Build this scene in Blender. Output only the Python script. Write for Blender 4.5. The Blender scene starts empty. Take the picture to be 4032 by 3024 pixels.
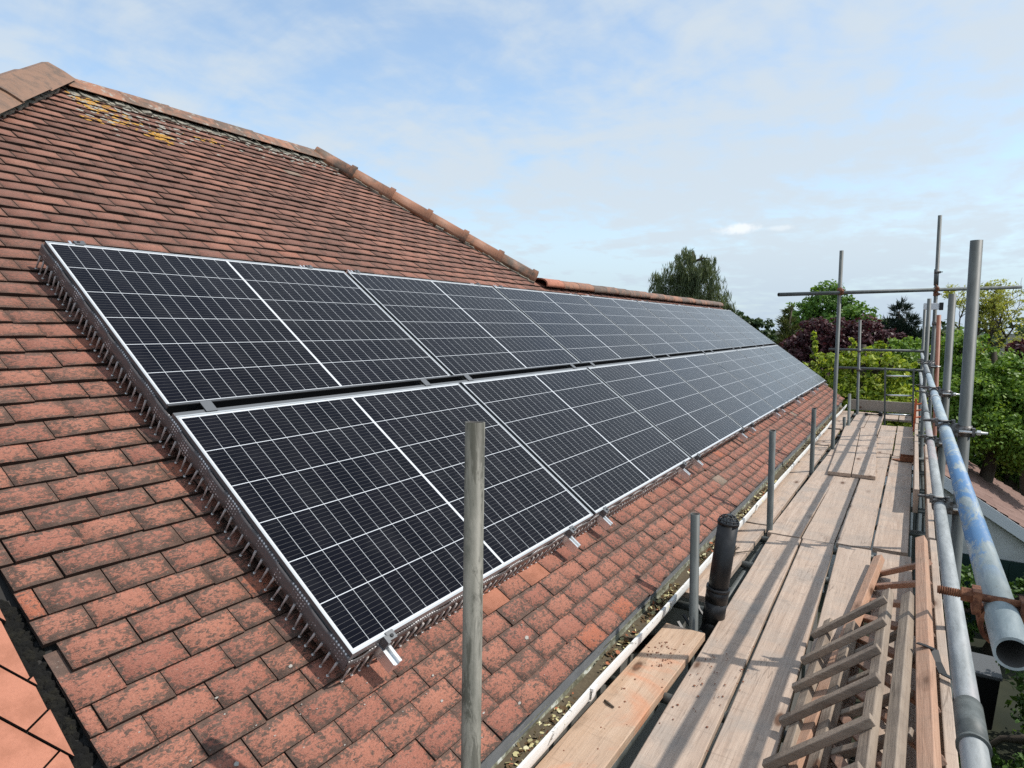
import bpy, math, random
import numpy as np
from mathutils import Vector, Matrix
R = math.radians
rng = random.Random(7)
S = bpy.context.scene
COL = S.collection

# ------------------------------------------------------------------ camera, sky, sun, exposure
cam = bpy.data.cameras.new("camera"); co = bpy.data.objects.new("camera", cam); COL.objects.link(co)
RW = ((0.8485022, 0.52909279, 0.01023916), (0.05709441, -0.07229186, -0.99574802), (-0.52610289, 0.84547898, -0.09154804))
CAM = Vector((1.4142312, -1.35759577, 1.01870515))
m = Matrix.Identity(4)
for i in range(3):
    m[i][0] = RW[0][i]; m[i][1] = -RW[1][i]; m[i][2] = -RW[2][i]; m[i][3] = CAM[i]
co.matrix_world = m
cam.sensor_width = 36; cam.lens = 2531.94 / 4032 * 36; cam.clip_start = .05; cam.clip_end = 5000
S.camera = co
LD = Vector((-1, -.49, -1.39)).normalized()          # direction the sunlight travels
SUN_EL = math.asin(-LD.z); SUN_AZ = math.atan2(-LD.x, -LD.y)   # azimuth from +Y towards +X
sun = bpy.data.lights.new("sun", 'SUN'); sun.energy = 2.95; sun.angle = R(.55); sun.color = (1, .955, .89)
so = bpy.data.objects.new("sun", sun); COL.objects.link(so); so.rotation_euler = LD.to_track_quat('-Z', 'Y').to_euler()
S.view_settings.view_transform = 'Standard'; S.view_settings.look = 'None'; S.view_settings.exposure = .50; S.view_settings.gamma = 1
S.cycles.use_denoising = False; S.cycles.max_bounces = 8; S.cycles.transparent_max_bounces = 24
S.cycles.caustics_reflective = False; S.cycles.caustics_refractive = False

class NB:
    """small node builder"""
    def __init__(s, nt): s.nt = nt
    def n(s, t, **kw):
        x = s.nt.nodes.new(t)
        for k, v in kw.items(): setattr(x, k, v)
        return x
    def put(s, sock, v):
        if isinstance(v, bpy.types.NodeSocket): s.nt.links.new(v, sock)
        elif v is not None: sock.default_value = v
    def math(s, op, a, b=0., c=None, clamp=False):
        x = s.n('ShaderNodeMath', operation=op, use_clamp=clamp); s.put(x.inputs[0], a); s.put(x.inputs[1], b)
        if c is not None: s.put(x.inputs[2], c)
        return x.outputs[0]
    def coord(s, k='Object'): return s.n('ShaderNodeTexCoord').outputs[k]
    def map(s, v, sc=(1, 1, 1), loc=(0, 0, 0), rot=(0, 0, 0)):
        x = s.n('ShaderNodeMapping'); s.put(x.inputs[0], v); s.put(x.inputs['Scale'], sc); s.put(x.inputs['Location'], loc); s.put(x.inputs['Rotation'], rot); return x.outputs[0]
    def vadd(s, a, b):
        x = s.n('ShaderNodeVectorMath', operation='ADD'); s.put(x.inputs[0], a); s.put(x.inputs[1], b); return x.outputs[0]
    def noise(s, v, sc=5., det=4., rough=.55, dist=0., out='Fac'):
        x = s.n('ShaderNodeTexNoise'); s.put(x.inputs['Vector'], v); s.put(x.inputs['Scale'], sc); s.put(x.inputs['Detail'], det); s.put(x.inputs['Roughness'], rough); s.put(x.inputs['Distortion'], dist); return x.outputs[out]
    def vor(s, v, sc=5., out='Distance', rand=1.):
        x = s.n('ShaderNodeTexVoronoi'); s.put(x.inputs['Vector'], v); s.put(x.inputs['Scale'], sc); s.put(x.inputs['Randomness'], rand); return x.outputs[out]
    def ramp(s, f, stops, interp='LINEAR'):
        x = s.n('ShaderNodeValToRGB'); r = x.color_ramp; r.interpolation = interp
        while len(r.elements) < len(stops): r.elements.new(.5)
        for e, (p, c) in zip(r.elements, stops):
            e.position = p; e.color = (c, c, c, 1) if isinstance(c, (int, float)) else (*c, 1)
        s.put(x.inputs[0], f); return x.outputs[0]
    def step(s, f, a, b):
        x = s.n('ShaderNodeMapRange', interpolation_type='SMOOTHSTEP'); s.put(x.inputs[0], f); s.put(x.inputs[1], a); s.put(x.inputs[2], b); return x.outputs[0]
    def mix(s, f, a, b, blend='MIX'):
        x = s.n('ShaderNodeMix', data_type='RGBA', blend_type=blend); s.put(x.inputs[0], f)
        s.put(x.inputs[6], a if isinstance(a, bpy.types.NodeSocket) else (*a, 1)); s.put(x.inputs[7], b if isinstance(b, bpy.types.NodeSocket) else (*b, 1)); return x.outputs[2]
    def sep(s, v):
        x = s.n('ShaderNodeSeparateXYZ'); s.put(x.inputs[0], v); return x.outputs
    def comb(s, a, b, c):
        x = s.n('ShaderNodeCombineXYZ'); s.put(x.inputs[0], a); s.put(x.inputs[1], b); s.put(x.inputs[2], c); return x.outputs[0]
    def attr(s, k, out='Fac'): return s.n('ShaderNodeAttribute', attribute_name=k).outputs[out]
    def rnd(s): return s.n('ShaderNodeObjectInfo').outputs['Random']
    def bump(s, h, st=.4, d=.01):
        x = s.n('ShaderNodeBump'); s.put(x.inputs['Strength'], st); s.put(x.inputs['Distance'], d); s.put(x.inputs['Height'], h); return x.outputs[0]

W = bpy.data.worlds.new("World"); S.world = W; W.use_nodes = True
nb = NB(W.node_tree); W.node_tree.nodes.clear()
sky = nb.n('ShaderNodeTexSky', sky_type='NISHITA', sun_disc=False, sun_elevation=SUN_EL, sun_rotation=SUN_AZ, altitude=50, air_density=1., dust_density=.6, ozone_density=2.0)
d = nb.coord('Generated'); dx, dy, dz = nb.sep(d)
den = nb.math('ADD', nb.math('MAXIMUM', dz, 0.), .16)
P = nb.comb(nb.math('DIVIDE', dx, den), nb.math('DIVIDE', dy, den), 0.)
big = nb.noise(nb.map(P, (1, 1, 1), (3.1, 1.7, 0)), .55, 3, .5)
fib = nb.noise(nb.map(P, (1.0, 1.7, 1), (0.3, 5, 0), (0, 0, R(35))), 2.1, 9, .62, .5)
pat = nb.noise(nb.map(P, (1.5, 1, 1), (7, 2, 0), (0, 0, R(-20))), 6.0, 4, .5, .2)
cov = nb.math('ADD', nb.math('MULTIPLY', big, 1.05), nb.math('ADD', nb.math('MULTIPLY', fib, .60), nb.math('MULTIPLY', pat, .46)))
cl = nb.step(cov, .76, 1.18)
veil = nb.math('MULTIPLY', nb.math('SUBTRACT', 1., nb.step(dz, .0, .50)), .72)         # milky veil thickening with slant distance
veil = nb.math('MULTIPLY', veil, nb.step(dz, -.01, .07))
clf = nb.math('ADD', .24, nb.math('MULTIPLY', cl, .68)); clf = nb.math('MAXIMUM', clf, veil)
skyc = nb.mix(1., sky.outputs[0], (1.0, 1.10, 1.08), 'MULTIPLY')
wc = nb.mix(clf, skyc, (3.2, 3.6, 3.95))
wc = nb.mix(nb.math('MULTIPLY', nb.math('SUBTRACT', 1., nb.step(dz, -.02, .15)), .8), wc, (2.35, 2.95, 3.65))   # bluer cloud-free air along the horizon
# two small bright fair-weather puffs low above the trees
def puff(x, y, z, sx, sz):
    qx = nb.math('DIVIDE', nb.math('SUBTRACT', nb.math('DIVIDE', dx, dy), x / y), sx)
    qz = nb.math('DIVIDE', nb.math('SUBTRACT', nb.math('DIVIDE', dz, dy), z / y), sz)
    r = nb.math('SQRT', nb.math('ADD', nb.math('MULTIPLY', qx, qx), nb.math('MULTIPLY', qz, qz)))
    nz = nb.noise(nb.comb(nb.math('DIVIDE', dx, dy), nb.math('DIVIDE', dz, dy), 0.), 46, 5, .6)
    r = nb.math('ADD', r, nb.math('MULTIPLY', nb.math('SUBTRACT', nz, .5), 1.9))
    return nb.math('MULTIPLY', nb.math('SUBTRACT', 1., nb.step(r, .25, 1.15)), nb.math('GREATER_THAN', dy, 0.))
wc = nb.mix(nb.math('MULTIPLY', puff(-.2165, .950, .138, .034, .0085), .8), wc, (4.7, 4.85, 4.95))
wc = nb.mix(nb.math('MULTIPLY', puff(-.168, .962, .137, .028, .005), .45), wc, (4.5, 4.75, 4.9))
bg = nb.n('ShaderNodeBackground'); nb.put(bg.inputs[0], wc); bg.inputs[1].default_value = .15
nb.nt.links.new(bg.outputs[0], nb.n('ShaderNodeOutputWorld').inputs[0])

# ------------------------------------------------------------------ materials
def mat(name, col, rough=.6, metal=0., bump=None, ior=1.45, fn=None):
    mt = bpy.data.materials.new(name); mt.use_nodes = True
    b = NB(mt.node_tree); p = mt.node_tree.nodes['Principled BSDF']
    if fn: col = fn(b, p) or col
    if col is not None: b.put(p.inputs['Base Color'], col if isinstance(col, bpy.types.NodeSocket) else (*col, 1))
    if not p.inputs['Roughness'].is_linked: b.put(p.inputs['Roughness'], rough)
    if not p.inputs['Metallic'].is_linked: b.put(p.inputs['Metallic'], metal)
    p.inputs['IOR'].default_value = ior
    return mt

def tile_fn(fresh=False):
    def fn(b, p):
        o = b.coord('Object'); uv = b.n('ShaderNodeUVMap', uv_map='uv').outputs[0]; r = b.attr('rnd'); r2 = b.attr('rnd2')
        x, y, _ = b.sep(uv)
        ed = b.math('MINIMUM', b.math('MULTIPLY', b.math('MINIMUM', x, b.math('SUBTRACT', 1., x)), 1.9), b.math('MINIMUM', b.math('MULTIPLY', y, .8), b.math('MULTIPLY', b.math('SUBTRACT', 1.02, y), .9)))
        off = b.vadd(o, b.comb(b.math('MULTIPLY', r, 40.), b.math('MULTIPLY', r2, 23.), 0.))
        fine = b.noise(off, 120, 6, .72, .8); med = b.noise(off, 30, 5, .65, .5); wide = b.noise(o, 1.1, 3, .5); spk = b.noise(off, 210, 3, .6, .4)
        _, vv, _ = b.sep(o)
        up = b.step(vv, .9, 3.4)                 # weathering zones: lichen mottling low down, even brown soot higher up
        f = b.math('ADD', b.math('MULTIPLY', b.math('MINIMUM', ed, .26), 1.35), b.math('ADD', b.math('MULTIPLY', fine, 1.0), b.math('MULTIPLY', med, .55)))
        f = b.math('ADD', f, b.math('MULTIPLY', b.math('SUBTRACT', r, .5), .26))
        f = b.math('ADD', f, b.math('MULTIPLY', b.math('SUBTRACT', wide, .5), .55))
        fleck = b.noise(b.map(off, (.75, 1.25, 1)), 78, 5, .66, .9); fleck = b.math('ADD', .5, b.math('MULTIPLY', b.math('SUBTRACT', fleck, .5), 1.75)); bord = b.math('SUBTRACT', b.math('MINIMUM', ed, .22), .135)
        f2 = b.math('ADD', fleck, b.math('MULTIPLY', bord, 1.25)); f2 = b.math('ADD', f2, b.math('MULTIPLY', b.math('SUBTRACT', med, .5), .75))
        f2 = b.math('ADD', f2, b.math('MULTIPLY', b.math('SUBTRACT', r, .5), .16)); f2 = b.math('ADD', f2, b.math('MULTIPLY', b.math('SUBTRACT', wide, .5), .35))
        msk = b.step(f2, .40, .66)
        clay = b.mix(r2, (.41, .168, .112), (.33, .125, .088))
        clay = b.mix(b.math('GREATER_THAN', r, .97), clay, (.42, .14, .080))
        clay = b.mix(b.math('MULTIPLY', b.step(spk, .48, .66), .55), clay, (.45, .205, .142))
        clay = b.mix(b.math('MULTIPLY', b.step(b.noise(off, 165, 3, .6, .5), .55, .64), .62), clay, (.16, .075, .055))
        grime = b.mix(b.step(med, .35, .7), (.105, .068, .053), (.175, .108, .082))
        brown = b.mix(r2, (.155, .078, .058), (.235, .112, .083)); pink = b.mix(b.step(fine, .3, .7), (.25, .115, .082), (.36, .175, .125))
        brown = b.mix(b.step(b.math('ADD', b.math('MULTIPLY', fine, .6), b.math('ADD', b.math('MULTIPLY', r, .45), b.math('MULTIPLY', wide, .55))), .72, 1.0), brown, pink)
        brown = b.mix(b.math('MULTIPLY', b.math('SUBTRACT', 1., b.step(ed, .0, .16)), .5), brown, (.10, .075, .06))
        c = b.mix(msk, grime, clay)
        c = b.mix(b.math('MULTIPLY', up, .86), c, brown)
        c = b.mix(b.math('MULTIPLY', b.step(b.noise(off, 150, 2, .5), .68, .74), .4), c, (.42, .39, .33))
        c = b.mix(b.math('MULTIPLY', b.math('LESS_THAN', r, .0025), .6), c, (.30, .25, .19))
        if fresh: c = b.mix(b.step(b.noise(off, 14, 4, .6), .30, .62), (.36, .145, .088), (.46, .19, .12)); c = b.mix(b.math('MULTIPLY', b.step(fine, .55, .7), .4), c, (.30, .13, .09))
        c = b.mix(b.math('LESS_THAN', y, -.5), c, (.040, .027, .022))      # tile tails: grime plus painted shade under each lip
        b.put(p.inputs['Normal'], b.bump(b.math('ADD', b.math('MULTIPLY', fine, .6), b.math('MULTIPLY', b.noise(off, 380, 2), .4)), .7, .005))
        b.put(p.inputs['Roughness'], .86); p.inputs['Specular IOR Level'].default_value = .25
        return c
    return fn
M = {}
M['tile'] = mat('clay_tile', None, fn=tile_fn()); M['tile_fresh'] = mat('clay_tile_fresh', None, fn=tile_fn(True))

def ridge_fn(lich, dark=None):
    def fn(b, p):
        o = b.coord('Object'); r = b.rnd(); off = b.vadd(o, b.comb(b.math('MULTIPLY', r, 50.), 0., 0.))
        a = b.noise(off, 9, 6, .65, .5); f = b.noise(off, 60, 5, .7)
        c = b.mix(b.step(b.math('ADD', a, b.math('MULTIPLY', b.math('SUBTRACT', r, .5), .3)), .36, .66), (.12, .082, .058), dark if dark else (.33, .15, .085))
        c = b.mix(b.math('MULTIPLY', b.step(f, .5, .7), .4), c, (.25, .16, .10))
        if lich:
            c = b.mix(b.step(b.noise(off, 16, 5, .7), .55, .66), c, (.33, .30, .25))
        b.put(p.inputs['Normal'], b.bump(f, .5, .006)); b.put(p.inputs['Roughness'], .85)
        return c
    return fn
M['ridge'] = mat('ridge_clay', None, fn=ridge_fn(False)); M['ridge_brown'] = mat('ridge_clay_brown', None, fn=ridge_fn(False, (.24, .135, .085))); M['ridge_lichen'] = mat('ridge_clay_lichen', None, fn=ridge_fn(True))
M['lichen_y'] = mat('yellow_lichen', None, fn=lambda b, p: b.mix(b.noise(b.coord(), 60, 4), (.36, .17, .03), (.48, .27, .06)), rough=.95)
M['lichen_w'] = mat('pale_lichen', None, fn=lambda b, p: b.mix(b.noise(b.coord(), 70, 4), (.20, .18, .145), (.42, .40, .35)), rough=.95)
M['mortar'] = mat('mortar', None, fn=lambda b, p: b.mix(b.step(b.noise(b.coord(), 22, 6, .7), .35, .7), (.13, .12, .095), (.36, .33, .27)), rough=.95)
def moss_fn(b, p):
    o = b.coord(); n = b.noise(o, 30, 6, .7); b.put(p.inputs['Normal'], b.bump(n, 1., .02))
    c = b.mix(b.step(n, .42, .7), (.004, .0036, .003), (.016, .014, .008))  # near-black tones paint the valley's deep shade into the moss
    return b.mix(b.step(b.noise(o, 9, 5, .65), .60, .72), c, (.11, .10, .05))
M['moss'] = mat('moss_with_shade', None, fn=moss_fn, rough=.95)
M['felt'] = mat('roof_felt', (.03, .028, .026), .95)

LP, SP = 1.762, 1.1286
def cell_fn(b, p):
    o = b.coord('Object'); x, y, _ = b.sep(o)
    pu = (LP / 2 - .0145 - .0062) / 12; pv = (SP - .029) / 6
    xc = b.math('SUBTRACT', b.math('ABSOLUTE', b.math('SUBTRACT', x, LP / 2)), .0062)
    yc = b.math('SUBTRACT', y, .0145)
    def near(v, pitch, w):
        fr = b.math('FRACT', b.math('ADD', b.math('DIVIDE', v, pitch), .5))
        dd = b.math('MULTIPLY', b.math('ABSOLUTE', b.math('SUBTRACT', fr, .5)), pitch)
        return b.math('LESS_THAN', dd, w)
    out = b.math('MAXIMUM', b.math('LESS_THAN', xc, 0.), b.math('GREATER_THAN', xc, pu * 12))
    out = b.math('MAXIMUM', out, b.math('MAXIMUM', b.math('LESS_THAN', yc, 0.), b.math('GREATER_THAN', yc, pv * 6)))
    row = near(yc, pv, .0015); colm = near(xc, pu, .0009)
    wl = b.math('MAXIMUM', out, row)
    bus = near(yc, pv / 10, .00045)
    cid = b.n('ShaderNodeTexWhiteNoise'); b.put(cid.inputs[0], b.comb(b.math('FLOOR', b.math('DIVIDE', x, pu)), b.math('FLOOR', b.math('DIVIDE', yc, pv)), b.math('MULTIPLY', b.rnd(), 99.)))
    c = b.mix(cid.outputs[0], (.0025, .003, .0065), (.005, .005, .009))
    c = b.mix(b.math('MULTIPLY', bus, .32), c, (.32, .31, .30))
    c = b.mix(b.math('MULTIPLY', colm, .85), c, (.60, .62, .64))
    c = b.mix(wl, c, (.60, .62, .64))
    dust = b.noise(o, 5, 5, .6)
    b.put(p.inputs['Roughness'], b.math('ADD', .13, b.math('MULTIPLY', dust, .08)))
    p.inputs['Specular IOR Level'].default_value = .08; p.inputs['Sheen Weight'].default_value = 1.; p.inputs['Sheen Roughness'].default_value = .21
    return b.mix(b.math('MULTIPLY', b.step(dust, .4, .8), .02), c, (.4, .4, .38))
M['cell'] = mat('solar_cells', None, fn=cell_fn, ior=1.5)
M['alu_white'] = mat('anodised_frame', (.44, .46, .47), .38, .35)
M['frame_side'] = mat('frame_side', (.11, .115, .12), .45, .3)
M['alu'] = mat('mill_aluminium', (.82, .83, .83), .30, .85)
M['clamp'] = mat('grey_clamp', (.16, .165, .17), .45, .6)
M['added_lip_dark'] = mat('added_dark_grey_lip', (.07, .072, .075), .4, .3)
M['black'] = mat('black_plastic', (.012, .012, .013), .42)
def pipe_fn(b, p):
    n = b.noise(b.coord(), 14, 5, .6); return b.mix(b.step(n, .5, .75), (.011, .011, .012), (.028, .028, .028))
M['pipe'] = mat('soil_pipe', None, .42, fn=pipe_fn)
def guard_fn(b, p):
    o = b.coord('Object'); n = b.vor(o, 78, rand=.12)
    c = b.mix(b.step(n, .24, .38), (.80, .78, .77), (.12, .108, .107))
    p.inputs['Alpha'].default_value = .92
    return c
M['guard'] = mat('spike_strip', None, .3, fn=guard_fn)
def clear_fn(b, p):
    p.inputs['Alpha'].default_value = .85
    return (.50, .44, .41)
M['clear'] = mat('clear_plastic', None, .2, fn=clear_fn)
M['bead'] = mat('bead', (.8, .8, .78), .3)

def galv_fn(base=(.072, .08, .076), hi=(.130, .143, .137), stain=None, stain2=None, ax=2, rng_=None):
    def fn(b, p):
        o = b.coord('Object'); r = b.rnd(); off = b.vadd(o, b.comb(b.math('MULTIPLY', r, 31.), 0., b.math('MULTIPLY', r, 17.)))
        off = b.map(off, (1, 1, .22) if ax == 2 else (1, .22, 1))
        a = b.noise(off, 24, 6, .7, .4); lo = b.noise(off, 4, 4, .6, .6); sp = b.noise(off, 130, 4, .6)
        c = b.mix(b.step(a, .3, .72), base, hi)
        c = b.mix(b.math('MULTIPLY', b.step(sp, .55, .75), .35), c, (.15, .15, .135))
        c = b.mix(b.math('MULTIPLY', b.step(lo, .5, .7), .45), c, tuple(v * .62 for v in base))
        if stain:
            s1 = b.noise(off, 21, 7, .75, .6); s1 = b.step(s1, stain[1], stain[1] + .10)
            if rng_:
                yy = b.sep(o)[1]; s1 = b.math('MULTIPLY', s1, b.math('MULTIPLY', b.step(yy, rng_[0], rng_[1]), b.math('SUBTRACT', 1., b.math('MULTIPLY', b.step(yy, rng_[2], rng_[3]), .7))))
            c = b.mix(s1, c, stain[0])
        if stain2: c = b.mix(b.math('MULTIPLY', b.step(b.noise(off, 3.2, 4, .6, .5), stain2[1], stain2[1] + .14), .7), c, stain2[0])
        b.put(p.inputs['Normal'], b.bump(b.math('ADD', b.math('MULTIPLY', a, .7), b.math('MULTIPLY', sp, .3)), .25, .003))
        b.put(p.inputs['Roughness'], b.math('ADD', .42, b.math('MULTIPLY', a, .25))); b.put(p.inputs['Metallic'], .25)
        return c
    return fn
M['galv'] = mat('galvanised_tube', None, fn=galv_fn())
M['galv_old'] = mat('weathered_tube', None, fn=galv_fn((.10, .097, .075), (.24, .225, .185), ((.065, .062, .045), .50)))
M['galv_y'] = mat('galvanised_rail', None, fn=galv_fn((.22, .235, .235), (.36, .38, .38), ax=1))
M['galv_blue'] = mat('blue_painted_tube', None, fn=galv_fn((.25, .30, .31), (.44, .49, .49), ((.12, .25, .44), .44), None, 1, (.0, .22, 1.1, 2.1)))
M['galv_pink'] = mat('pink_stained_tube', None, fn=galv_fn((.24, .255, .255), (.40, .42, .42), None, ((.42, .30, .31), .52), 1))
M['tube_rust'] = mat('red_rust_tube', None, fn=galv_fn((.22, .075, .042), (.36, .15, .09), ((.25, .22, .20), .60)))
M['tube_in'] = mat('tube_inside', (.06, .055, .05), .8)
def rust_fn(b, p):
    o = b.coord('Object'); n = b.noise(o, 60, 6, .7); b.put(p.inputs['Normal'], b.bump(n, .6, .004))
    return b.mix(b.step(n, .35, .7), (.10, .035, .018), (.30, .13, .065))
M['rust'] = mat('rusty_steel', None, .85, fn=rust_fn)
M['coupler'] = mat('coupler_steel', None, .5, .5, fn=lambda b, p: b.mix(b.step(b.noise(b.coord(), 50, 5, .6), .4, .65), (.07, .06, .052), (.22, .215, .21)))
M['zinc'] = mat('zinc_nut', (.72, .72, .70), .35, .6)

def wood_fn(ca, cb, cc, stain=0., axis=1, crack=True):
    def fn(b, p):
        o = b.coord('Object'); r = b.rnd(); off = b.vadd(o, b.comb(b.math('MULTIPLY', r, 13.), b.math('MULTIPLY', r, 57.), b.math('MULTIPLY', r, 7.)))
        st = (38, 1.5, 38) if axis == 1 else (1.5, 38, 38)
        g = b.noise(b.map(off, st), 1., 6, .62, .9); g2 = b.noise(b.map(off, tuple(v * 4 for v in st)), 1., 3, .6, .3)
        bl = b.noise(off, 3.2, 5, .62, .4)
        saw = b.noise(b.map(off, (2.2, 60, 2.2) if axis == 1 else (60, 2.2, 2.2)), 1., 3, .6, .4)
        c = b.mix(b.step(g, .28, .72), ca, cb)
        c = b.mix(b.math('MULTIPLY', b.step(bl, .42, .66), .8), c, cc); dirt = b.noise(off, 9, 6, .7, .6); c = b.mix(b.math('MULTIPLY', b.step(dirt, .52, .74), .45), c, tuple(v * .55 for v in cc))
        c = b.mix(b.math('MULTIPLY', b.step(r, .35, .9), .4), c, tuple(v * .8 for v in cb))
        c = b.mix(b.math('MULTIPLY', b.step(g2, .56, .74), .50), c, tuple(v * .42 for v in ca))
        c = b.mix(b.math('MULTIPLY', b.step(saw, .58, .72), .38), c, tuple(v * .6 for v in ca))
        kn = b.vor(b.map(off, (5.5, 1.9, 5.5) if axis == 1 else (1.9, 5.5, 5.5)), 1.)
        c = b.mix(b.math('SUBTRACT', 1., b.step(kn, .07, .15)), c, (.12, .065, .04))
        ring = b.math('MULTIPLY', b.step(kn, .10, .14), b.math('SUBTRACT', 1., b.step(kn, .16, .22)))
        c = b.mix(b.math('MULTIPLY', ring, .4), c, tuple(v * .6 for v in ca))
        if crack:
            cr = b.noise(b.map(off, (5, .30, 5) if axis == 1 else (.30, 5, 5)), 1., 4, .55, .15)
            ck = b.math('SUBTRACT', 1., b.step(b.math('ABSOLUTE', b.math('SUBTRACT', cr, .5)), .0, .006)); ck = b.math('MULTIPLY', ck, b.step(b.noise(off, 1.7, 3, .5), .50, .60))
            c = b.mix(b.math('MULTIPLY', ck, .6), c, tuple(v * .4 for v in ca))
        if stain: c = b.mix(b.math('MULTIPLY', b.step(b.noise(off, 2.3, 5, .65, .6), .50, .70), stain), c, (.60, .22, .10))
        hgt = b.math('ADD', b.math('MULTIPLY', g, .55), b.math('ADD', b.math('MULTIPLY', g2, .3), b.math('MULTIPLY', saw, .3)))
        b.put(p.inputs['Normal'], b.bump(hgt, .8, .006)); b.put(p.inputs['Roughness'], .82); p.inputs['Specular IOR Level'].default_value = .25
        return c
    return fn
M['board'] = mat('scaffold_board', None, fn=wood_fn((.38, .28, .215), (.52, .405, .32), (.35, .295, .25)))
M['board_orange'] = mat('orange_board', None, fn=wood_fn((.43, .29, .195), (.55, .40, .29), (.45, .32, .23), .6))
M['board_grey'] = mat('grey_board', None, fn=wood_fn((.26, .22, .18), (.40, .35, .30), (.30, .26, .22)))
M['batten_grey'] = mat('grey_batten', None, fn=wood_fn((.24, .185, .14), (.36, .29, .225), (.19, .15, .12)))
M['batten_grey_x'] = mat('grey_rung', None, fn=wood_fn((.24, .185, .14), (.37, .295, .23), (.19, .15, .12), axis=0))
M['batten_red'] = mat('red_batten', None, fn=wood_fn((.38, .215, .14), (.55, .34, .235), (.36, .25, .18), .2))
M['batten_red_x'] = mat('red_rung', None, fn=wood_fn((.27, .15, .105), (.42, .26, .185), (.28, .19, .14), .2, axis=0))

def peel_fn(b, p):
    o = b.coord(); n = b.noise(o, 16, 6, .7, .5); return b.mix(b.step(n, .60, .64), (.80, .80, .77), (.22, .21, .19))
M['white_peel'] = mat('peeling_white_paint', None, .55, fn=peel_fn)
def gutin_fn(b, p):
    o = b.coord(); n = b.noise(b.map(o, (1, .6, 1)), 26, 6, .72, .5)
    c = b.mix(b.step(n, .38, .6), (.10, .095, .06), (.27, .27, .20)); return b.mix(b.step(n, .58, .68), c, (.60, .62, .56))
M['gutter_in'] = mat('mossy_gutter', None, .9, fn=gutin_fn)
M['silt'] = mat('gutter_silt', None, .95, fn=lambda b, p: b.mix(b.noise(b.coord(), 70, 5, .7), (.035, .028, .018), (.17, .135, .085)))
M['fascia'] = mat('grey_felt_strip', None, .8, fn=lambda b, p: b.mix(b.noise(b.coord(), 18, 5, .6), (.10, .105, .11), (.22, .225, .23)))
def render_fn(b, p):
    o = b.coord(); n = b.noise(o, 90, 4, .7); w = b.noise(o, 2.2, 4, .6); b.put(p.inputs['Normal'], b.bump(n, .5, .006))
    return b.mix(b.step(w, .4, .75), (.60, .60, .58), (.48, .475, .45))
M['render'] = mat('painted_render', None, .85, fn=render_fn)
M['wall_grey'] = mat('grey_render', None, .9, fn=lambda b, p: b.mix(b.noise(b.coord(), 9, 5, .6), (.10, .095, .085), (.17, .16, .145)))
M['white'] = mat('white_gloss', (.74, .75, .76), .4)
M['green_door'] = mat('dark_green_paint', (.012, .035, .03), .5)
def ntile_fn(b, p):
    o = b.coord(); r = b.attr('rnd'); n = b.noise(o, 14, 5, .7); b.put(p.inputs['Normal'], b.bump(b.noise(o, 40, 4), .5, .01))
    return b.mix(r, b.mix(n, (.13, .075, .06), (.25, .15, .12)), b.mix(n, (.17, .105, .085), (.29, .18, .145)))
M['ntile'] = mat('brown_roof_tile', None, .85, fn=ntile_fn)
M['orange_paint'] = mat('orange_red_paint', None, .55, fn=lambda b, p: b.mix(b.noise(b.coord(), 20, 4), (.45, .09, .03), (.62, .16, .06)))
def ground_fn(b, p):
    o = b.coord(); n = b.noise(o, .35, 6, .65); return b.mix(b.step(n, .35, .7), (.012, .016, .007), (.034, .036, .017))
M['ground'] = mat('garden_ground', None, .95, fn=ground_fn)
M['bark'] = mat('bark', None, .9, fn=lambda b, p: b.mix(b.noise(b.map(b.coord(), (6, 6, 1.2)), 3, 5, .7), (.035, .027, .02), (.12, .095, .07)))
def leafmat(name, dark, mid, light, trans=.35, hue=(1.25, 1.2, .6)):
    mt = bpy.data.materials.new(name); mt.use_nodes = True; nt = mt.node_tree; b = NB(nt); p = nt.nodes['Principled BSDF']
    r = b.attr('rnd'); n = b.noise(b.coord(), .55, 3, .6)
    f = b.math('ADD', b.math('MULTIPLY', r, .62), b.math('MULTIPLY', n, .42))
    c = b.ramp(f, [(.18, dark), (.50, mid), (.86, light)])
    b.put(p.inputs['Base Color'], c); p.inputs['Roughness'].default_value = .5; p.inputs['Specular IOR Level'].default_value = .3
    tr = b.n('ShaderNodeBsdfTranslucent'); b.put(tr.inputs[0], b.mix(1., c, hue, 'MULTIPLY'))
    mx = b.n('ShaderNodeMixShader'); mx.inputs[0].default_value = trans
    nt.links.new(p.outputs[0], mx.inputs[1]); nt.links.new(tr.outputs[0], mx.inputs[2]); nt.links.new(mx.outputs[0], nt.nodes['Material Output'].inputs[0])
    return mt

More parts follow.
